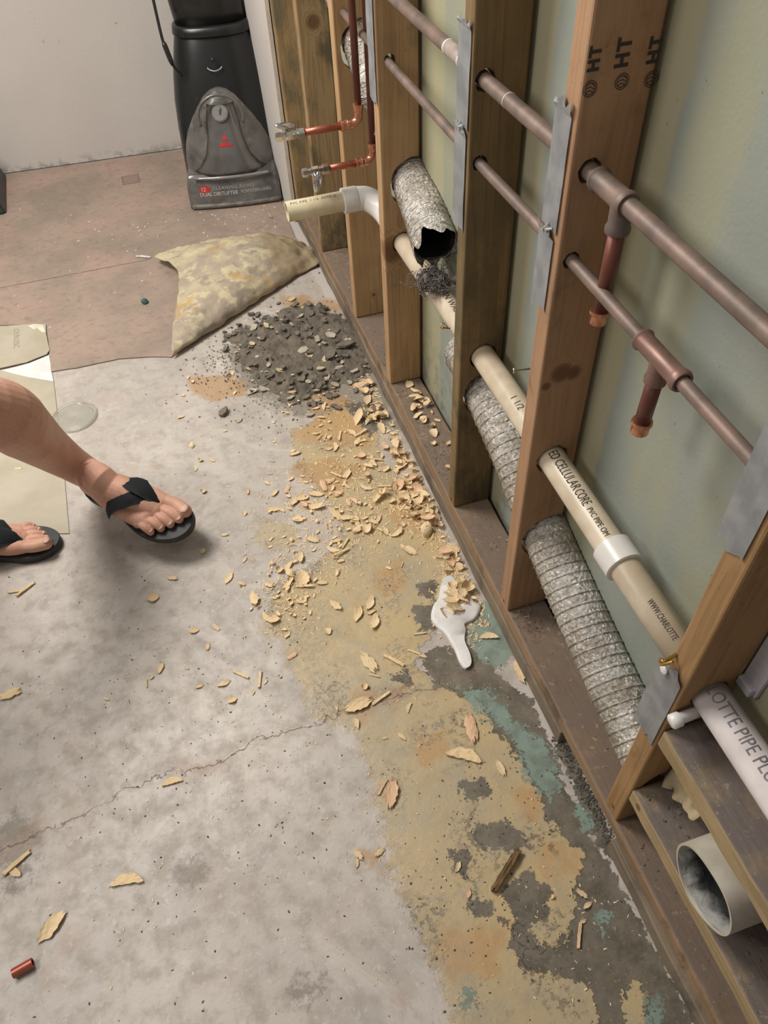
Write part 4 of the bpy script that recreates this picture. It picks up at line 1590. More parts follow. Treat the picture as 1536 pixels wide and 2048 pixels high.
capsule(bmB, [l_knee, l_knee.lerp(l_hip, .5), l_hip], [.057, .074, .088], 28)
capsule(bmB, [r_hip, pel, l_hip], [.09, .10, .09], 28)
me = bpy.data.meshes.new('person')
bmB.to_mesh(me)
bmB.free()
person = link('person', me, SK.m)
md = person.modifiers.new('r', 'REMESH')
md.mode = 'VOXEL'
md.voxel_size = .0019
md2 = person.modifiers.new('s', 'SMOOTH')
md2.iterations = 4
md2.factor = .5
bake(person)
person.data.materials.clear()
person.data.materials.append(SK.m)
for f in person.data.polygons:
    f.use_smooth = True
tag(person, 'person with bare legs in black flip flops, one foot lifted over the concrete', 'person')
M_nail = simple('toenail', (.60, .37, .29), .5)
for (c_, F, r) in nails + n2_:
    bm = bmesh.new()
    ell(bm, c_ + F @ Vector((r * .22, 0, .0012 - r * .14)), (r * .62, r * .66, r * .20), F)
    ob('toenail', bm, M_nail, person, True)
# dark shorts over thighs and hips, out of the picture
bm = bmesh.new()
capsule(bm, [knee.lerp(r_hip, .45), r_hip], [.098, .112], 24)
capsule(bm, [l_knee.lerp(l_hip, .45), l_hip], [.095, .112], 24)
capsule(bm, [r_hip + Vector((0, 0, .02)), pel + Vector((0, 0, .04)), l_hip + Vector((0, 0, .02))], [.112, .13, .112], 24)
me = bpy.data.meshes.new('shorts')
bm.to_mesh(me)
bm.free()
sh = link('shorts', me, None, person)
md = sh.modifiers.new('r', 'REMESH')
md.mode = 'VOXEL'
md.voxel_size = .008
bake(sh)
sh.data.materials.clear()
sh.data.materials.append(simple('shorts_cloth', (.05, .055, .07), .9))


def sandal(F, H, side, L, thick, strap_w=1.0):
    t = bpy.data.objects.new('flip_flop', None)
    COL.objects.link(t)
    t.location = H
    t.parent = person
    bpy.context.view_layer.update()

    def T(f, r, u):
        return H + F @ Vector((f * L, r * side * L, u))
    out = [(-.05, .0), (-.03, .09), (.08, .135), (.25, .13), (.42, .125), (.58, .165), (.72, .205), (.86, .205), (.97, .165), (1.04, .08), (1.05, -.01), (1.00, -.10), (.90, -.165), (.76, -.20), (.60, -.19), (.42, -.145), (.25, -.125), (.08, -.125), (-.03, -.085)]
    P3 = [Vector((a, b, 0)) for a, b in out]
    P3 = P3 + P3[:1]
    sm = smooth_path(P3, 4)[:-1]
    bm = bmesh.new()
    lv = []
    for (u, k) in ((-thick, .965), (-thick * .85, 1.0), (-thick * .45, .985), (-thick * .12, 1.0), (0.001, .985), (.001, .92)):
        lv.append([bm.verts.new(T(.5 + (q.x - .5) * k, q.y * k, u)) for q in sm])
    n = len(sm)
    for a, b in zip(lv, lv[1:]):
        for i in range(n):
            bm.faces.new((a[i], a[(i + 1) % n], b[(i + 1) % n], b[i]))
    bm.faces.new(lv[0][::-1])
    bm.faces.new(lv[-1])
    bmesh.ops.recalc_face_normals(bm, faces=bm.faces[:])
    s = autosmooth(ob('sole', bm, M_rubber, t), 50)
    # strap: two wide arms meeting at the toe post
    bm = bmesh.new()
    for sg, pts in ((1, [(.745, .078, .030), (.66, .085, .050), (.55, .10, .060), (.43, .125, .048), (.34, .155, .018), (.31, .155, -.004)]),
                    (-1, [(.745, .078, .030), (.64, .045, .052), (.53, -.03, .063), (.43, -.10, .053), (.36, -.15, .026), (.34, -.165, -.004)])):
        C = [T(a, b, u * L / .262) for a, b, u in pts]
        C = smooth_path(C, 5)
        m = len(C)
        fr_ = frames(C)
        ws = [np.interp(i / (m - 1), [0, .12, .42, .8, 1], [.006, .016, .033, .029, .020]) * strap_w for i in range(m)]
        ctr = T(.5, 0, .02)
        rw = []
        for i, (q, tt, nn_, bb_) in enumerate(fr_):
            outw = (q - ctr)
            outw = (outw - tt * outw.dot(tt)).normalized()
            lat = tt.cross(outw).normalized()
            w_ = ws[i]
            rw.append([bm.verts.new(q + lat * w_ + outw * -.001), bm.verts.new(q + lat * w_ * .6 + outw * .0035), bm.verts.new(q + outw * .005), bm.verts.new(q - lat * w_ * .6 + outw * .0035), bm.verts.new(q - lat * w_ + outw * -.001)])
        for a, b in zip(rw, rw[1:]):
            for k in range(4):
                bm.faces.new((a[k], a[k + 1], b[k + 1], b[k]))
    bmesh.ops.solidify(bm, geom=bm.faces[:], thickness=.004)
    bmesh.ops.recalc_face_normals(bm, faces=bm.faces[:])
    tube(bm, [T(.745, .078, .036), T(.748, .078, -.004)], .0045, 10)
    ob('strap', bm, M_strap, t, True)
    return t


bpy.context.view_layer.update()
sandal(F_r, H_r, -1, LF, .020)
sandal(F_l, l_heel, 1, .262, .021)

# ------------------------------------------------------------------ clear plastic lid on the floor
lidc = flo(150, 836)
LM = NT('clear_plastic', .08, 0, .5)
LM.b.inputs['Transmission Weight'].default_value = .9
LM.b.inputs['IOR'].default_value = 1.3
LM.b.inputs['Base Color'].default_value = (.93, .93, .88, 1)
bm = bmesh.new()
turned(bm, (lidc.x, lidc.y, .0004), (lidc.x, lidc.y, .02), [(0, .060), (0, .064), (.004, .0655), (.009, .064), (.010, .058), (.0065, .054), (.0065, .001), (.0050, .001), (.0050, .052), (.002, .058)], 56, False)
o = autosmooth(ob('plastic_disc', bm, LM.m))
tag(o, 'round clear plastic disc lying on the concrete behind the lifted leg', 'disc')

# copper offcut, green crumb
a, b = flo(26, 1948, .008), flo(66, 1925, .008)
bm = bmesh.new()
ax = (b - a).normalized()
turned(bm, a, b, [(.012, .0060), (0, .0060), (0, .0085), ((b - a).length, .0085), ((b - a).length, .0060), ((b - a).length - .012, .0060)], 28)
o = autosmooth(ob('copper_offcut', bm, M_copper_new))
o.location.z = .0006
tag(o, 'short cut piece of copper pipe on the bare concrete at the lower left', 'pipe')
bm = bmesh.new()
bmesh.ops.create_icosphere(bm, subdivisions=3, radius=.012)
for v in bm.verts:
    v.co = v.co * (1 + .35 * mnoise.noise(v.co * 90))
    v.co.z = max(v.co.z * .8, -.006)
c_ = flo(291, 608)
o = ob('plastic_crumb', bm, simple('teal_plastic', (.04, .12, .10), .6), None, True)
o.location = (c_.x, c_.y, .0105)
tag(o, 'small dark teal lump on the brown vinyl in front of the folded flap', 'lump')

# white dried caulk puddle -------------------------------------------------
px = [(888, 1160), (905, 1155), (918, 1170), (935, 1185), (948, 1205), (962, 1215), (950, 1240), (930, 1250), (932, 1262), (928, 1285), (938, 1310), (940, 1330), (930, 1340), (918, 1325), (908, 1300), (890, 1270), (876, 1258), (862, 1240), (866, 1215), (876, 1200), (880, 1180)]
CA = [flo(u, v) for u, v in px]
sm = smooth_path(CA + CA[:1], 3)[:-1]
cen = sum(sm, Vector()) / len(sm)
bm = bmesh.new()
lv = []
for (u, k) in ((.0008, 1.0), (.005, 1.0), (.008, .93), (.009, .8)):
    row = []
    for q in sm:
        # shrink toward the spine
        sp2 = Vector((cen.x, q.y * .8 + cen.y * .2, 0))
        row.append(bm.verts.new((sp2.x + (q.x - sp2.x) * k, q.y, u + .0012 * mnoise.noise(q * 40))))
    lv.append(row)
n = len(sm)
for a, b in zip(lv, lv[1:]):
    for i in range(n):
        bm.faces.new((a[i], a[(i + 1) % n], b[(i + 1) % n], b[i]))
f = bm.faces.new(lv[-1])
bmesh.ops.triangulate(bm, faces=[f])
o = ob('dried_caulk', bm, simple('white_caulk', (.72, .71, .70), .55, alt=(.62, .6, .57), scale=25, bump=.001, bs=60), None, True)
autosmooth(o, 60)
tag(o, 'white tongue shaped blob of dried caulk on the floor beside the bottom plate', 'caulk')

# ------------------------------------------------------------------ rubble mound
MT = simple('grey_mud', (.165, .14, .108), .92, alt=(.10, .085, .066), scale=26, bump=.004, bs=70)
RP = ppoly([(520, 640), (570, 612), (640, 605), (700, 640), (735, 700), (750, 750), (705, 770), (640, 790), (600, 812), (560, 805), (520, 770), (480, 745), (470, 690), (430, 672), (480, 655)])
rx0, rx1 = min(q[0] for q in RP) - .03, max(q[0] for q in RP) + .03
ry0, ry1 = min(q[1] for q in RP) - .03, max(q[1] for q in RP) + .03
st_ = .0032
NX, NY = int((rx1 - rx0) / st_), int((ry1 - ry0) / st_)
GX, GY = np.meshgrid(np.linspace(rx0, rx1, NX), np.linspace(ry0, ry1, NY))
PP = np.stack([GX.ravel(), GY.ravel()], 1)
S = sdf(PP, RP)
Hh = np.zeros(len(PP))
for i, (q, s_) in enumerate(zip(PP, S)):
    v = Vector((q[0], q[1], 0))
    s2 = s_ + .02 * mnoise.noise(v * 22) + .012 * mnoise.noise(v * 60)
    h = min(max(s2, 0), .05) / .05
    d1 = mnoise.cell(v * 75)
    big = mnoise.noise(v * 30)
    f1 = mnoise.voronoi(v * 60)[0][0]
    Hh[i] = -.004 + (.016 * h ** .7 + h ** .4 * (.010 * big + .011 * (1 - min(f1 * 1.5, 1)) * (.5 + mnoise.cell(v * 60 + Vector((.5, 0, 0))) * .5) + .003 * mnoise.noise(v * 150))) if s2 > 0 else -.004
ii = np.arange(NX * NY).reshape(NY, NX)
qq = np.stack([ii[:-1, :-1], ii[:-1, 1:], ii[1:, 1:], ii[1:, :-1]], -1).reshape(-1, 4)
keep = (Hh[qq] > -.003).any(1)
qq = qq[keep]
used, inv = np.unique(qq, return_inverse=True)
me = bpy.data.meshes.new('rubble')
me.from_pydata(np.column_stack([PP, Hh])[used].tolist(), [], inv.reshape(-1, 4).tolist())
o = link('rubble', me, MT, None, True)
tag(o, 'heap of crumbled dark grey mortar rubble in front of the folded vinyl flap', 'rubble', kind='stuff')


def rub_h(x, y):
    i = int((y - ry0) / (ry1 - ry0) * (NY - 1))
    j = int((x - rx0) / (rx1 - rx0) * (NX - 1))
    if 0 <= i < NY and 0 <= j < NX:
        return max(Hh[i * NX + j], 0)
    return 0


# ------------------------------------------------------------------ broken shards round the heap
def shard_mesh(seed, flat=.16, n=7):
    rnd = random.Random(seed)
    bm = bmesh.new()
    pts = []
    for k in range(n):
        a = 2 * PI * k / n + rnd.uniform(-.3, .3)
        r = rnd.uniform(.6, 1.0)
        pts.append((math.cos(a) * r, math.sin(a) * r * .62))
    lo = [bm.verts.new((x * .97, y * .97, 0)) for x, y in pts]
    hi = [bm.verts.new((x, y, flat * rnd.uniform(.7, 1.3))) for x, y in pts]
    bm.faces.new(lo[::-1])
    bm.faces.new(hi)
    for i in range(n):
        bm.faces.new((lo[i], lo[(i + 1) % n], hi[(i + 1) % n], hi[i]))
    bmesh.ops.triangulate(bm, faces=[f for f in bm.faces if len(f.verts) > 4])
    bmesh.ops.recalc_face_normals(bm, faces=bm.faces[:])
    me = bpy.data.meshes.new('shard')
    bm.to_mesh(me)
    bm.free()
    return me


M_sh = [simple('shard_grey', (.185, .16, .128), .9, alt=(.12, .10, .08), scale=3),
        simple('shard_pale', (.46, .42, .34), .8, alt=(.34, .30, .24), scale=3),
        simple('shard_cream', (.55, .46, .30), .75, alt=(.44, .33, .18), scale=3),
        simple('shard_dark', (.125, .112, .092), .9, alt=(.07, .063, .053), scale=3)]
shards = [[shard_mesh(100 + k, random.Random(k).uniform(.12, .5 if mi in (0, 3) else .2)) for k in range(6)] for mi in range(4)]
for mi in range(4):
    for m_ in shards[mi]:
        m_.materials.append(M_sh[mi])
SHL = {0: 'grey mortar chip in the ring of loose pieces round the dark rubble heap',
       1: 'pale broken floor chip in the ring of loose pieces round the dark rubble heap',
       2: 'cream coloured broken chip lying with the pieces round the dark rubble heap',
       3: 'dark mortar lump in the ring of loose pieces round the dark rubble heap'}
rnd = random.Random(21)


def put_shard(mi, u, v, size, label, group, ang=None, tilt=.35, extra=0.0, k=None):
    m_ = shards[mi][rnd.randrange(6) if k is None else k]
    o = bpy.data.objects.new('mortar_chip' if mi in (0, 3) else 'floor_chip', m_)
    COL.objects.link(o)
    q = flo(u, v)
    h = rub_h(q.x, q.y)
    o.scale = (size, size, size)
    tx, ty = rnd.uniform(-tilt, tilt), rnd.uniform(-tilt, tilt)
    o.location = (q.x, q.y, h + .0008 + extra + size * .5 * (abs(tx) * .6 + abs(ty)) * .9)
    o.rotation_euler = (tx, ty, rnd.uniform(0, 6.28) if ang is None else ang)
    tag(o, label, 'chip', group)
    return o


big = [(1, 662, 678, .026, 'long pale chip on the right of the rubble heap, lying slanted'),
       (1, 608, 708, .024, 'broad pale grey chip on the front of the rubble heap'),
       (2, 585, 600, .020, 'cream chip at the back edge of the rubble heap, nearest the folded vinyl'),
       (0, 660, 722, .030, 'dark grey slab standing up at the right of the rubble heap'),
       (0, 690, 700, .040, 'large dark grey slab on the right side of the rubble heap'),
       (2, 642, 745, .018, 'orange cream chip just right of the front of the rubble heap'),
       (1, 655, 765, .018, 'pale angular chip at the front right of the rubble heap'),
       (1, 582, 800, .018, 'white grey chip at the very front of the rubble heap'),
       (1, 505, 655, .020, 'pale elongated chip at the left end of the rubble heap'),
       (1, 503, 785, .026, 'long grey chip at the front left of the rubble heap'),
       (1, 525, 780, .022, 'pale chip leaning at the front left of the rubble heap'),
       (0, 448, 828, .024, 'thin grey splinter like chip alone on the concrete in front of the heap'),
       (1, 478, 842, .014, 'small white chip alone on the concrete in front of the heap'),
       (2, 500, 742, .016, 'round tan chip on the left face of the rubble heap')]
for (mi, u, v, s_, lb) in big:
    put_shard(mi, u, v, s_, lb, None, tilt=.25, extra=.001)
cnt = 0
while cnt < 210:
    a = rnd.uniform(0, 2 * PI)
    rr = rnd.uniform(.45, 1.15) + rnd.gauss(0, .12)
    u = 600 + math.cos(a) * 135 * rr + rnd.gauss(0, 8)
    v = 715 + math.sin(a) * 92 * rr + math.cos(a) * 22
    if u > 735 or (u < 600 and v < 800 - .64 * (u - 200) + 22 - 130 + 100):
        # keep clear of the flap: line from (343,716) to (636,528)
        pass
    if v < 716 - (u - 343) * .642 + 16 and u < 640:
        continue
    if u > 640 and v < 600:
        continue
    if u > 620 + (v - 600) * .72 + 70:
        continue
    mi = rnd.choices((0, 1, 2, 3), (.45, .22, .08, .25))[0]
    put_shard(mi, u, v, rnd.uniform(.007, .019), SHL[mi], 'chips round the rubble heap')
    cnt += 1

# ------------------------------------------------------------------ wood shavings
def shaving_mesh(kind, seed):
    """unit length thin curled shaving, fibres along x, frayed ends"""
    rnd = random.Random(seed)
    nu, nv = 18, 9
    wid = {'leaf': .48, 'moon': .30, 'stick': .13, 'round': .80, 'curl': .62, 'ragged': .46}[kind]
    th = {'leaf': .022, 'moon': .045, 'stick': .06, 'round': .02, 'curl': .018, 'ragged': .045}[kind]
    cup = {'leaf': rnd.uniform(.3, 1.0), 'moon': .15, 'stick': .05, 'round': rnd.uniform(.5, .9), 'curl': .5, 'ragged': rnd.uniform(.2, .6)}[kind]
    bend = rnd.uniform(1.6, 3.2) if kind == 'curl' else rnd.uniform(-.5, 1.1) if kind in ('leaf', 'round') else rnd.uniform(-.2, .3)
    twist = rnd.uniform(-.5, .5) if kind in ('leaf', 'curl') else rnd.uniform(-.12, .12)
    fray = {'leaf': .10, 'moon': .03, 'stick': .05, 'round': .05, 'curl': .08, 'ragged': .17}[kind]
    f0 = [rnd.uniform(-1, 1) * fray for _ in range(nv + 1)]
    f1 = [rnd.uniform(-1, 1) * fray for _ in range(nv + 1)]
    bm = bmesh.new()
    top, bot = [], []
    for i in range(nu + 1):
        t = i / nu
        e = math.sin(PI * min(max(t, .03), .97)) ** (.6 if kind in ('leaf', 'round', 'curl') else .3)
        lo, hi = -wid / 2 * e, wid / 2 * e
        if kind == 'moon':
            lo, hi = -.04, wid * math.sin(PI * t) ** .7
        if kind == 'stick':
            lo, hi = -wid / 2, wid / 2
        lo += (.16 * mnoise.noise(Vector((t * 5, 1, seed))) + rnd.uniform(-.02, .02)) * wid * min(1, 5 * t, 5 * (1 - t))
        hi += (.20 * mnoise.noise(Vector((t * 5, 7, seed))) + rnd.uniform(-.03, .03)) * wid * min(1, 5 * t, 5 * (1 - t))
        rt, rb = [], []
        for j in range(nv + 1):
            s_ = j / nv
            y = lo + (hi - lo) * s_
            xx = (t - .5) + (f0[j] * (1 - t) ** 2 + f1[j] * t ** 2)
            z = cup * y * y * 1.6 + .02 * mnoise.noise(Vector((xx * 6, y * 11, seed))) + .010 * mnoise.noise(Vector((xx * 2, y * 40, seed)))
            if abs(bend) > .05:
                a = xx * bend
                z2 = (1 - math.cos(a)) / bend
                xx = math.sin(a) / bend - math.sin(a) * z
                z = z2 + math.cos(a) * z
            ta = twist * (t - .5) * 2
            y2 = y * math.cos(ta) - z * math.sin(ta)
            z = y * math.sin(ta) + z * math.cos(ta)
            rt.append(bm.verts.new((xx, y2, z + th)))
            rb.append(bm.verts.new((xx, y2, z)))
        top.append(rt)
        bot.append(rb)
    for i in range(nu):
        for j in range(nv):
            bm.faces.new((top[i][j], top[i + 1][j], top[i + 1][j + 1], top[i][j + 1]))
            bm.faces.new((bot[i][j], bot[i][j + 1], bot[i + 1][j + 1], bot[i + 1][j]))
        bm.faces.new((bot[i][0], bot[i + 1][0], top[i + 1][0], top[i][0]))
        bm.faces.new((bot[i][nv], top[i][nv], top[i + 1][nv], bot[i + 1][nv]))
    for j in range(nv):
        bm.faces.new((bot[0][j], top[0][j], top[0][j + 1], bot[0][j + 1]))
        bm.faces.new((bot[nu][j], bot[nu][j + 1], top[nu][j + 1], top[nu][j]))
    if kind not in ('stick', 'round') and rnd.random() < .4:       # some lie hollow side down
        for v in bm.verts:
            v.co.z = -v.co.z
    zm = min(v.co.z for v in bm.verts)
    for v in bm.verts:
        v.co.z -= zm
    bmesh.ops.recalc_face_normals(bm, faces=bm.faces[:])
    me = bpy.data.meshes.new('shaving')
    bm.to_mesh(me)
    bm.free()
    me.materials.append(M_chip_pink if seed % 6 == 5 else M_chip)
    return me


SHV = {k: [shaving_mesh(k, 40 + i + 10 * ki) for i in range(6)] for ki, k in enumerate(('leaf', 'moon', 'stick', 'round', 'curl', 'ragged'))}
rnd = random.Random(5)


def put_shaving(kind, u, v, L, label, group=None, ang=None, z=.0, tilt=.12, mat=None, var=None, name='wood_shaving', wz=1.0):
    m_ = SHV[kind][rnd.randrange(6) if var is None else var]
    if mat is not None:
        m_ = m_.copy()
        m_.materials.clear()
        m_.materials.append(mat)
    o = bpy.data.objects.new(name, m_)
    COL.objects.link(o)
    q = flo(u, v, z)
    if ang is not None:      # picture angle (degrees, counter-clockwise) turned into a heading on the floor
        e = flo(u + 20 * math.cos(math.radians(ang)), v - 20 * math.sin(math.radians(ang)), z)
        h = math.atan2(e.y - q.y, e.x - q.x)
    else:
        h = rnd.uniform(0, 2 * PI)
    tx, ty = rnd.uniform(-tilt, tilt), rnd.uniform(-tilt, tilt)
    o.scale = (L, L, L * wz)
    o.location = (q.x, q.y, z + .0010 + L * .5 * abs(math.sin(ty)) * .75 + L * .22 * abs(math.sin(tx)) * .6)
    o.rotation_euler = (tx, ty, h)
    tag(o, label, 'wood shaving' if name == 'wood_shaving' else 'splinter', group)
    return o


# the ones a viewer can single out: kind, px, py, length (m), picture angle
ONES = [
    ('moon', 255, 1767, .058, 8, 'half moon wood shaving alone on the concrete at the lower left'),
    ('leaf', 105, 1852, .055, 48, 'slanted wood shaving near the short copper offcut at the lower left'),
    ('ragged', 20, 1390, .045, 20, 'ragged wood shaving at the left edge, level with the middle of the floor'),
    ('round', 306, 1198, .030, 10, 'rounded wood shaving just below the shadow of the lifted foot'),
    ('leaf', 448, 1368, .028, 25, 'small leaf shaped shaving beside two straight splinters'),
    ('moon', 926, 1517, .070, -14, 'largest half moon shaving on the yellow patch near the teal paint'),
    ('ragged', 942, 1458, .052, 105, 'pinkish oval ragged shaving on the yellow patch'),
    ('ragged', 1000, 1537, .030, -60, 'small frayed shaving right of the largest half moon shaving'),
    ('moon', 978, 1277, .042, 0, 'half moon shaving on the teal grey floor right of the white caulk'),
    ('leaf', 672, 1212, .036, -45, 'tan oval shaving left of the cluster of three shavings'),
    ('leaf', 716, 1228, .042, 75, 'leftmost of the cluster of three upright pale shavings'),
    ('leaf', 740, 1208, .040, 70, 'topmost of the cluster of three upright pale shavings'),
    ('leaf', 750, 1246, .042, 80, 'lowest of the cluster of three upright pale shavings'),
    ('ragged', 738, 1326, .050, -50, 'frayed pale shaving pointing down right, above the dark stain'),
    ('ragged', 716, 1412, .055, 28, 'bristly pale shaving where the floor crack meets the yellow patch'),
    ('stick', 762, 1398, .045, 35, 'thin stick crossing beside the bristly shaving at the crack'),
    ('ragged', 783, 1590, .050, 85, 'pink frayed shaving standing upright on the yellow edge'),
    ('moon', 345, 1567, .040, 15, 'thin pale shaving beside the crack on the bare concrete'),
    ('round', 905, 1100, .036, 0, 'cup shaped shaving against the bottom plate below the big drift'),
    ('curl', 905, 1172, .036, 20, 'curled shaving resting on the white dried caulk'),
    ('ragged', 1040, 1345, .045, -70, 'broken pale shaving wedged against the bottom plate'),
    ('leaf', 458, 1157, .034, 60, 'leaf shaped shaving left of the yellow floor, below the foot'),
    ('leaf', 853, 1038, .038, 60, 'green tinged upright shaving in the middle of the drift'),
    ('moon', 850, 1052, .045, 5, 'wide pink shaving at the lower end of the drift'),
    ('leaf', 818, 1102, .040, -25, 'pale flat shaving below the drift, left of the cup shaped one'),
    ('leaf', 30, 1745, .030, -30, 'small shaving beside the forked stick at the left edge'),
    ('ragged', 322, 1338, .024, 70, 'bent shaving piece on the plain concrete, left of centre'),
    ('round', 388, 1262, .022, 0, 'ring like small shaving on the plain concrete'),
]
for (k, u, v, L, a, lb) in ONES:
    hz = .010 if 'caulk' in lb and 'resting' in lb else 0
    put_shaving(k, u, v, L, lb, None, a, hz, .08, mat=M_chip_pink if 'pink' in lb else M_chip)
STK = [(520, 1360, .040, 84, 'upright straight splinter on the plain concrete'),
       (482, 1350, .042, -24, 'slanting straight splinter on the plain concrete'),
       (52, 1180, .050, 38, 'pale splinter below the black sandal at the left, the upper one'),
       (32, 1184, .036, 8, 'pale splinter below the black sandal at the left, the flatter one'),
       (788, 1322, .052, -28, 'thick pale splinter beside the black stained spot'),
       (764, 1577, .030, 62, 'short splinter left of the pink frayed shaving'),
       (35, 1727, .055, 42, 'forked pale splinter at the lower left edge'),
       (1158, 1872, .040, 85, 'thin splinter on the dark floor near the bottom plate'),
       (748, 1352, .024, -15, 'tiny splinter above the dark stain'),
       (840, 1268, .030, 8, 'flat pale splinter on the yellow film left of the caulk'),
       (828, 1305, .030, -20, 'short thick splinter on the yellow film below the flat one')]
for (u, v, L, a, lb) in STK:
    put_shaving('stick', u, v, L, lb, None, a, 0, .05, name='wood_splinter')
put_shaving('stick', 1012, 1742, .085, 'long dark rotten splinter on the yellow patch near the bottom', None, 58, 0, .03, mat=M_chip_dark, name='wood_splinter', wz=1.6)
put_shaving('stick', 262, 1265, .050, 'x', None, 55) if False else None

ZONES = [
    # label, count, gaussian blobs (u, v, su, sv, weight), layer height, size range
    ('curled wood shaving in the thick drift against the bottom plate', 124,
     [(868, 1010, 26, 30, 5), (800, 1010, 38, 30, 2.0), (845, 950, 26, 34, 3), (812, 890, 20, 30, 2.2), (770, 810, 22, 24, 2.2), (745, 765, 18, 14, 1.2), (910, 1110, 18, 24, 1.2), (925, 1190, 18, 22, 1.2)], .020, (.024, .050)),
    ('flat wood shaving scattered on the yellow floor left of the drift', 78,
     [(640, 1000, 52, 30, 3), (690, 1060, 55, 34, 2.6), (600, 1120, 40, 40, 2), (640, 860, 40, 40, 1.4), (580, 1190, 30, 30, 1.6), (730, 930, 40, 28, 1.6)], .004, (.018, .044)),
    ('small stray wood shaving lying on the plain grey concrete', 40,
     [(380, 930, 60, 50, 1.4), (420, 1170, 90, 60, 1.2), (330, 1330, 90, 60, .8), (500, 1280, 60, 60, .8), (270, 740, 30, 8, .6), (420, 800, 60, 30, .7), (60, 960, 40, 30, .6), (520, 1030, 40, 40, 1)], .0, (.010, .024)),
    ('small wood shaving on the lower yellow and dark painted floor', 22,
     [(760, 1450, 60, 60, 1.4), (900, 1700, 80, 90, 1), (760, 1710, 30, 20, .7), (1150, 1810, 40, 40, .7), (850, 1230, 60, 60, 1)], .0, (.010, .024)),
]
for (lb, n, blobs, hz, (s0, s1)) in ZONES:
    k = 0
    tries = 0
    while k < n and tries < 5000:
        tries += 1
        bl = rnd.choices(blobs, [b[4] for b in blobs])[0]
        u, v = rnd.gauss(bl[0], bl[2]), rnd.gauss(bl[1], bl[3])
        q = flo(u, v)
        if q.x > -.018 or q.x < -1.3:
            continue
        if 190 < u < 395 and 940 < v < 1100:
            continue
        L = rnd.uniform(s0, s1)
        kind = rnd.choices(('leaf', 'moon', 'stick', 'round', 'curl', 'ragged'), (.30, .10, .10, .10, .26 if hz > .01 else .06, .18))[0]
        if q.x + L * .5 > -.008:
            L *= .6
        z = rnd.random() ** 1.6 * hz * math.exp(-((u - bl[0]) ** 2 / bl[2] ** 2 + (v - bl[1]) ** 2 / bl[3] ** 2) / 2)
        put_shaving(kind, u, v, L, lb, lb.replace('wood shaving', 'wood shavings').split(' ', 1)[1], None, z, .55 if hz > .01 else .16)
        k += 1
# on the bottom plate, between the studs
k = 0
while k < 26:
    yv = rnd.uniform(1.19, 1.61)
    if rnd.random() > math.exp(-((yv - 1.52) / .12) ** 2) + .3:
        continue
    L = rnd.uniform(.014, .030)
    m_ = SHV[rnd.choice(('leaf', 'curl', 'ragged', 'round'))][rnd.randrange(6)]
    o = bpy.data.objects.new('wood_shaving', m_)
    COL.objects.link(o)
    ty = rnd.uniform(-.3, .3)
    o.scale = (L, L, L)
    o.location = (rnd.uniform(.022, .075), yv, .0925 + L * .35 * abs(ty) + rnd.random() * .012 * math.exp(-((yv - 1.55) / .07) ** 2))
    o.rotation_euler = (rnd.uniform(-.3, .3), ty, rnd.uniform(0, 6.28))
    tag(o, 'wood shaving lying on top of the bottom plate between two studs', 'wood shaving', 'shavings on top of the bottom plate')
    k += 1


# fine crumbs: sawdust slivers and grit, uncountable ------------------------------------------------
def crumbs(name, label, n, pick, mat, s0, s1, aspect=(1, 1), seed=1):
    rnd = random.Random(seed)
    V, Fc = [], []
    for _ in range(n):
        r = pick(rnd)
        if r is None:
            continue
        x, y, z = r
        L = rnd.uniform(s0, s1)
        w_ = L * rnd.uniform(*aspect)
        h = min(w_, L) * rnd.uniform(.2, .5)
        a = rnd.uniform(0, 2 * PI)
        ca, sa_ = math.cos(a), math.sin(a)
        b = len(V)
        for (px_, py_, pz_) in ((-.5, -.4, 0), (.5, -.25, 0), (.4, .5, 0), (-.45, .35, 0), (-.3, -.3, 1), (.35, -.1, .8), (.3, .3, 1), (-.35, .2, .9)):
            lx, ly = px_ * L, py_ * w_
            V.append((x + lx * ca - ly * sa_, y + lx * sa_ + ly * ca, z + .0004 + pz_ * h))
        Fc += [(b, b + 3, b + 2, b + 1), (b + 4, b + 5, b + 6, b + 7), (b, b + 1, b + 5, b + 4), (b + 1, b + 2, b + 6, b + 5), (b + 2, b + 3, b + 7, b + 6), (b + 3, b, b + 4, b + 7)]
    me = bpy.data.meshes.new(name)
    me.from_pydata(V, [], Fc)
    o = link(name, me, mat)
    tag(o, label, 'debris', kind='stuff')
    return o


def pick_blobs(blobs, zf=0.0):
    def f(rnd):
        bl = rnd.choices(blobs, [b[4] for b in blobs])[0]
        q = flo(rnd.gauss(bl[0], bl[2]), rnd.gauss(bl[1], bl[3]))
        if q.x > -.012 or q.x < -1.4:
            return None
        return (q.x, q.y, zf)
    return f


allb = [b for z in ZONES[:2] for b in z[2]] + [(930, 1220, 22, 26, 3), (920, 1150, 20, 22, 2)]
M_saw = simple('sawdust', (.82, .66, .42), .8, alt=(.66, .48, .27), scale=120)
crumbs('sawdust', 'fine pale sawdust slivers sprinkled through the shavings on the floor', 6500, pick_blobs([(b[0], b[1], b[2] * 1.25, b[3] * 1.25, b[4]) for b in allb]), M_saw, .0025, .0125, (.10, .45), 2)
crumbs('sawdust', 'sparse pale sawdust specks over the open concrete and yellow floor', 900,
       pick_blobs([(760, 1500, 190, 230, 3), (350, 1300, 230, 260, 2.5), (400, 900, 180, 120, 1.5), (1150, 1850, 90, 120, 1), (200, 1700, 150, 150, .7)]), M_saw, .002, .007, (.15, .6), 3)
crumbs('grit', 'dark grit scattered over the concrete', 900,
       pick_blobs([(700, 1500, 260, 300, 3), (300, 1450, 200, 300, 2), (560, 780, 120, 60, 3), (1000, 1650, 120, 200, 2)]), M_sh[3], .0015, .005, (.4, .9), 4)
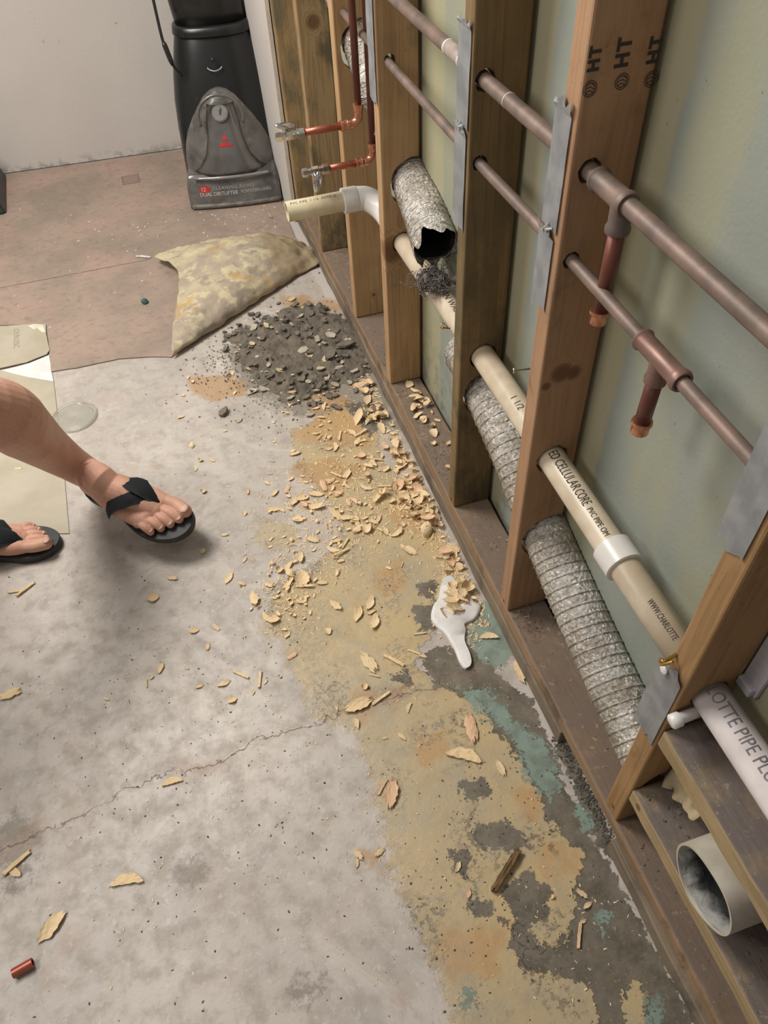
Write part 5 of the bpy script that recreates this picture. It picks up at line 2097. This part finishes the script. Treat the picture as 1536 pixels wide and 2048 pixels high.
crumbs('grit', 'mixed grey crumbs round the rubble heap', 1500,
       pick_blobs([(600, 720, 90, 60, 5), (700, 690, 40, 40, 2), (520, 730, 50, 40, 2), (440, 730, 40, 30, 1)], .002), M_sh[0], .002, .007, (.4, .9), 5)
crumbs('plaster_crumbs', 'white plaster crumbs sprinkled on the brown vinyl', 150,
       pick_blobs([(260, 450, 110, 50, 3), (420, 440, 70, 20, 2), (120, 600, 80, 50, 1), (500, 430, 40, 14, 1)], .0045), M_paper, .003, .010, (.3, .8), 6)


def pick_plate(rnd):
    y = rnd.uniform(.0, 2.5)
    if rnd.random() < .6:
        y = rnd.gauss(1.45, .18)
    return (rnd.uniform(.006, .085), y, .0895)


crumbs('grit', 'dust and wood grit lying on top of the bottom plate', 700, pick_plate, M_sh[0], .002, .007, (.3, .8), 7)


def pick_blocks(rnd):
    return (rnd.uniform(.005, .085), rnd.uniform(-.1, .345), rnd.choice((.2375, .4495)))


crumbs('grit', 'pale plaster grit on the two boards of the near bay', 130, pick_blocks, M_sh[0], .002, .006, (.4, .9), 8)
rnd = random.Random(77)
V, Fc = [], []
pk = pick_blobs([(b[0], b[1], b[2] * 1.1, b[3] * 1.1, b[4]) for z in ZONES[:2] for b in z[2]])
srcs = [SHV[k][i] for k in ('leaf', 'curl', 'ragged', 'stick') for i in range(3)]
raw = []
for m_ in srcs:
    raw.append((np.array([v.co[:] for v in m_.vertices]), [tuple(f.vertices) for f in m_.polygons]))
for _ in range(420):
    q = pk(rnd)
    if q is None or (q[0] > -.02):
        continue
    vv_, ff_ = raw[rnd.randrange(len(raw))]
    L = rnd.uniform(.008, .018)
    M3 = np.array((Matrix.Rotation(rnd.uniform(0, 6.28), 3, 'Z') @ Matrix.Rotation(rnd.uniform(-.4, .4), 3, 'Y')))
    W3 = (vv_ * L) @ M3.T
    W3[:, 2] -= W3[:, 2].min()
    W3 += np.array([q[0], q[1], .0006 + rnd.random() * .004])
    b = sum(len(a_) for a_ in V)
    V.append(W3)
    Fc += [tuple(i + b for i in f) for f in ff_]
me = bpy.data.meshes.new('shaving_litter')
me.from_pydata(np.vstack(V).tolist(), [], Fc)
o = link('shaving_litter', me, M_chip)
tag(o, 'litter of tiny wood shavings between the larger ones on the floor', 'debris', kind='stuff')
def pick_gap(rnd):
    return (rnd.gauss(.008, .009), rnd.uniform(.33, .56), .0)


crumbs('grit', 'dark crumbs under the bottom plate where the lower board is broken off', 420, pick_gap, M_sh[3], .002, .007, (.4, .9), 9)  # dark crumbs along the open strip below the plate
# tuft of splinters at the foot of the stamped stud
rnd2 = random.Random(8)
bm = bmesh.new()
for i in range(70):
    a = Vector((rnd2.gauss(.030, .014), rnd2.gauss(.775, .02), .091 + rnd2.random() * .008))
    d = Vector((rnd2.gauss(0, 1), rnd2.gauss(0, 1), abs(rnd2.gauss(0, .45)))).normalized() * rnd2.uniform(.006, .018)
    tube(bm, [a, a + d], .0005, 4)
o = ob('splinter_tuft', bm, simple('splinter_fibre', (.30, .20, .14), .8))
tag(o, 'tuft of wood fibres on the bottom plate at the foot of the HT stamped stud', 'debris', kind='stuff')
# shavings and dirt gathered behind the mouldy stud
bm = bmesh.new()
for (u0, z0_) in ((0, .56), (0, .53), (0, .58), (0, .545), (0, .60)):
    pass
# loose white flakes on vinyl: two that can be singled out
o = put_shaving('stick', 287, 515, .055, 'white flat sliver beside the torn tip of the folded vinyl', None, -4, .005, .02, mat=M_paper, name='wood_splinter')
o = put_shaving('stick', 540, 432, .040, 'grey paint sliver on the vinyl in front of the carpet cleaner', None, -52, .005, .02, mat=M_sh[1], name='wood_splinter')
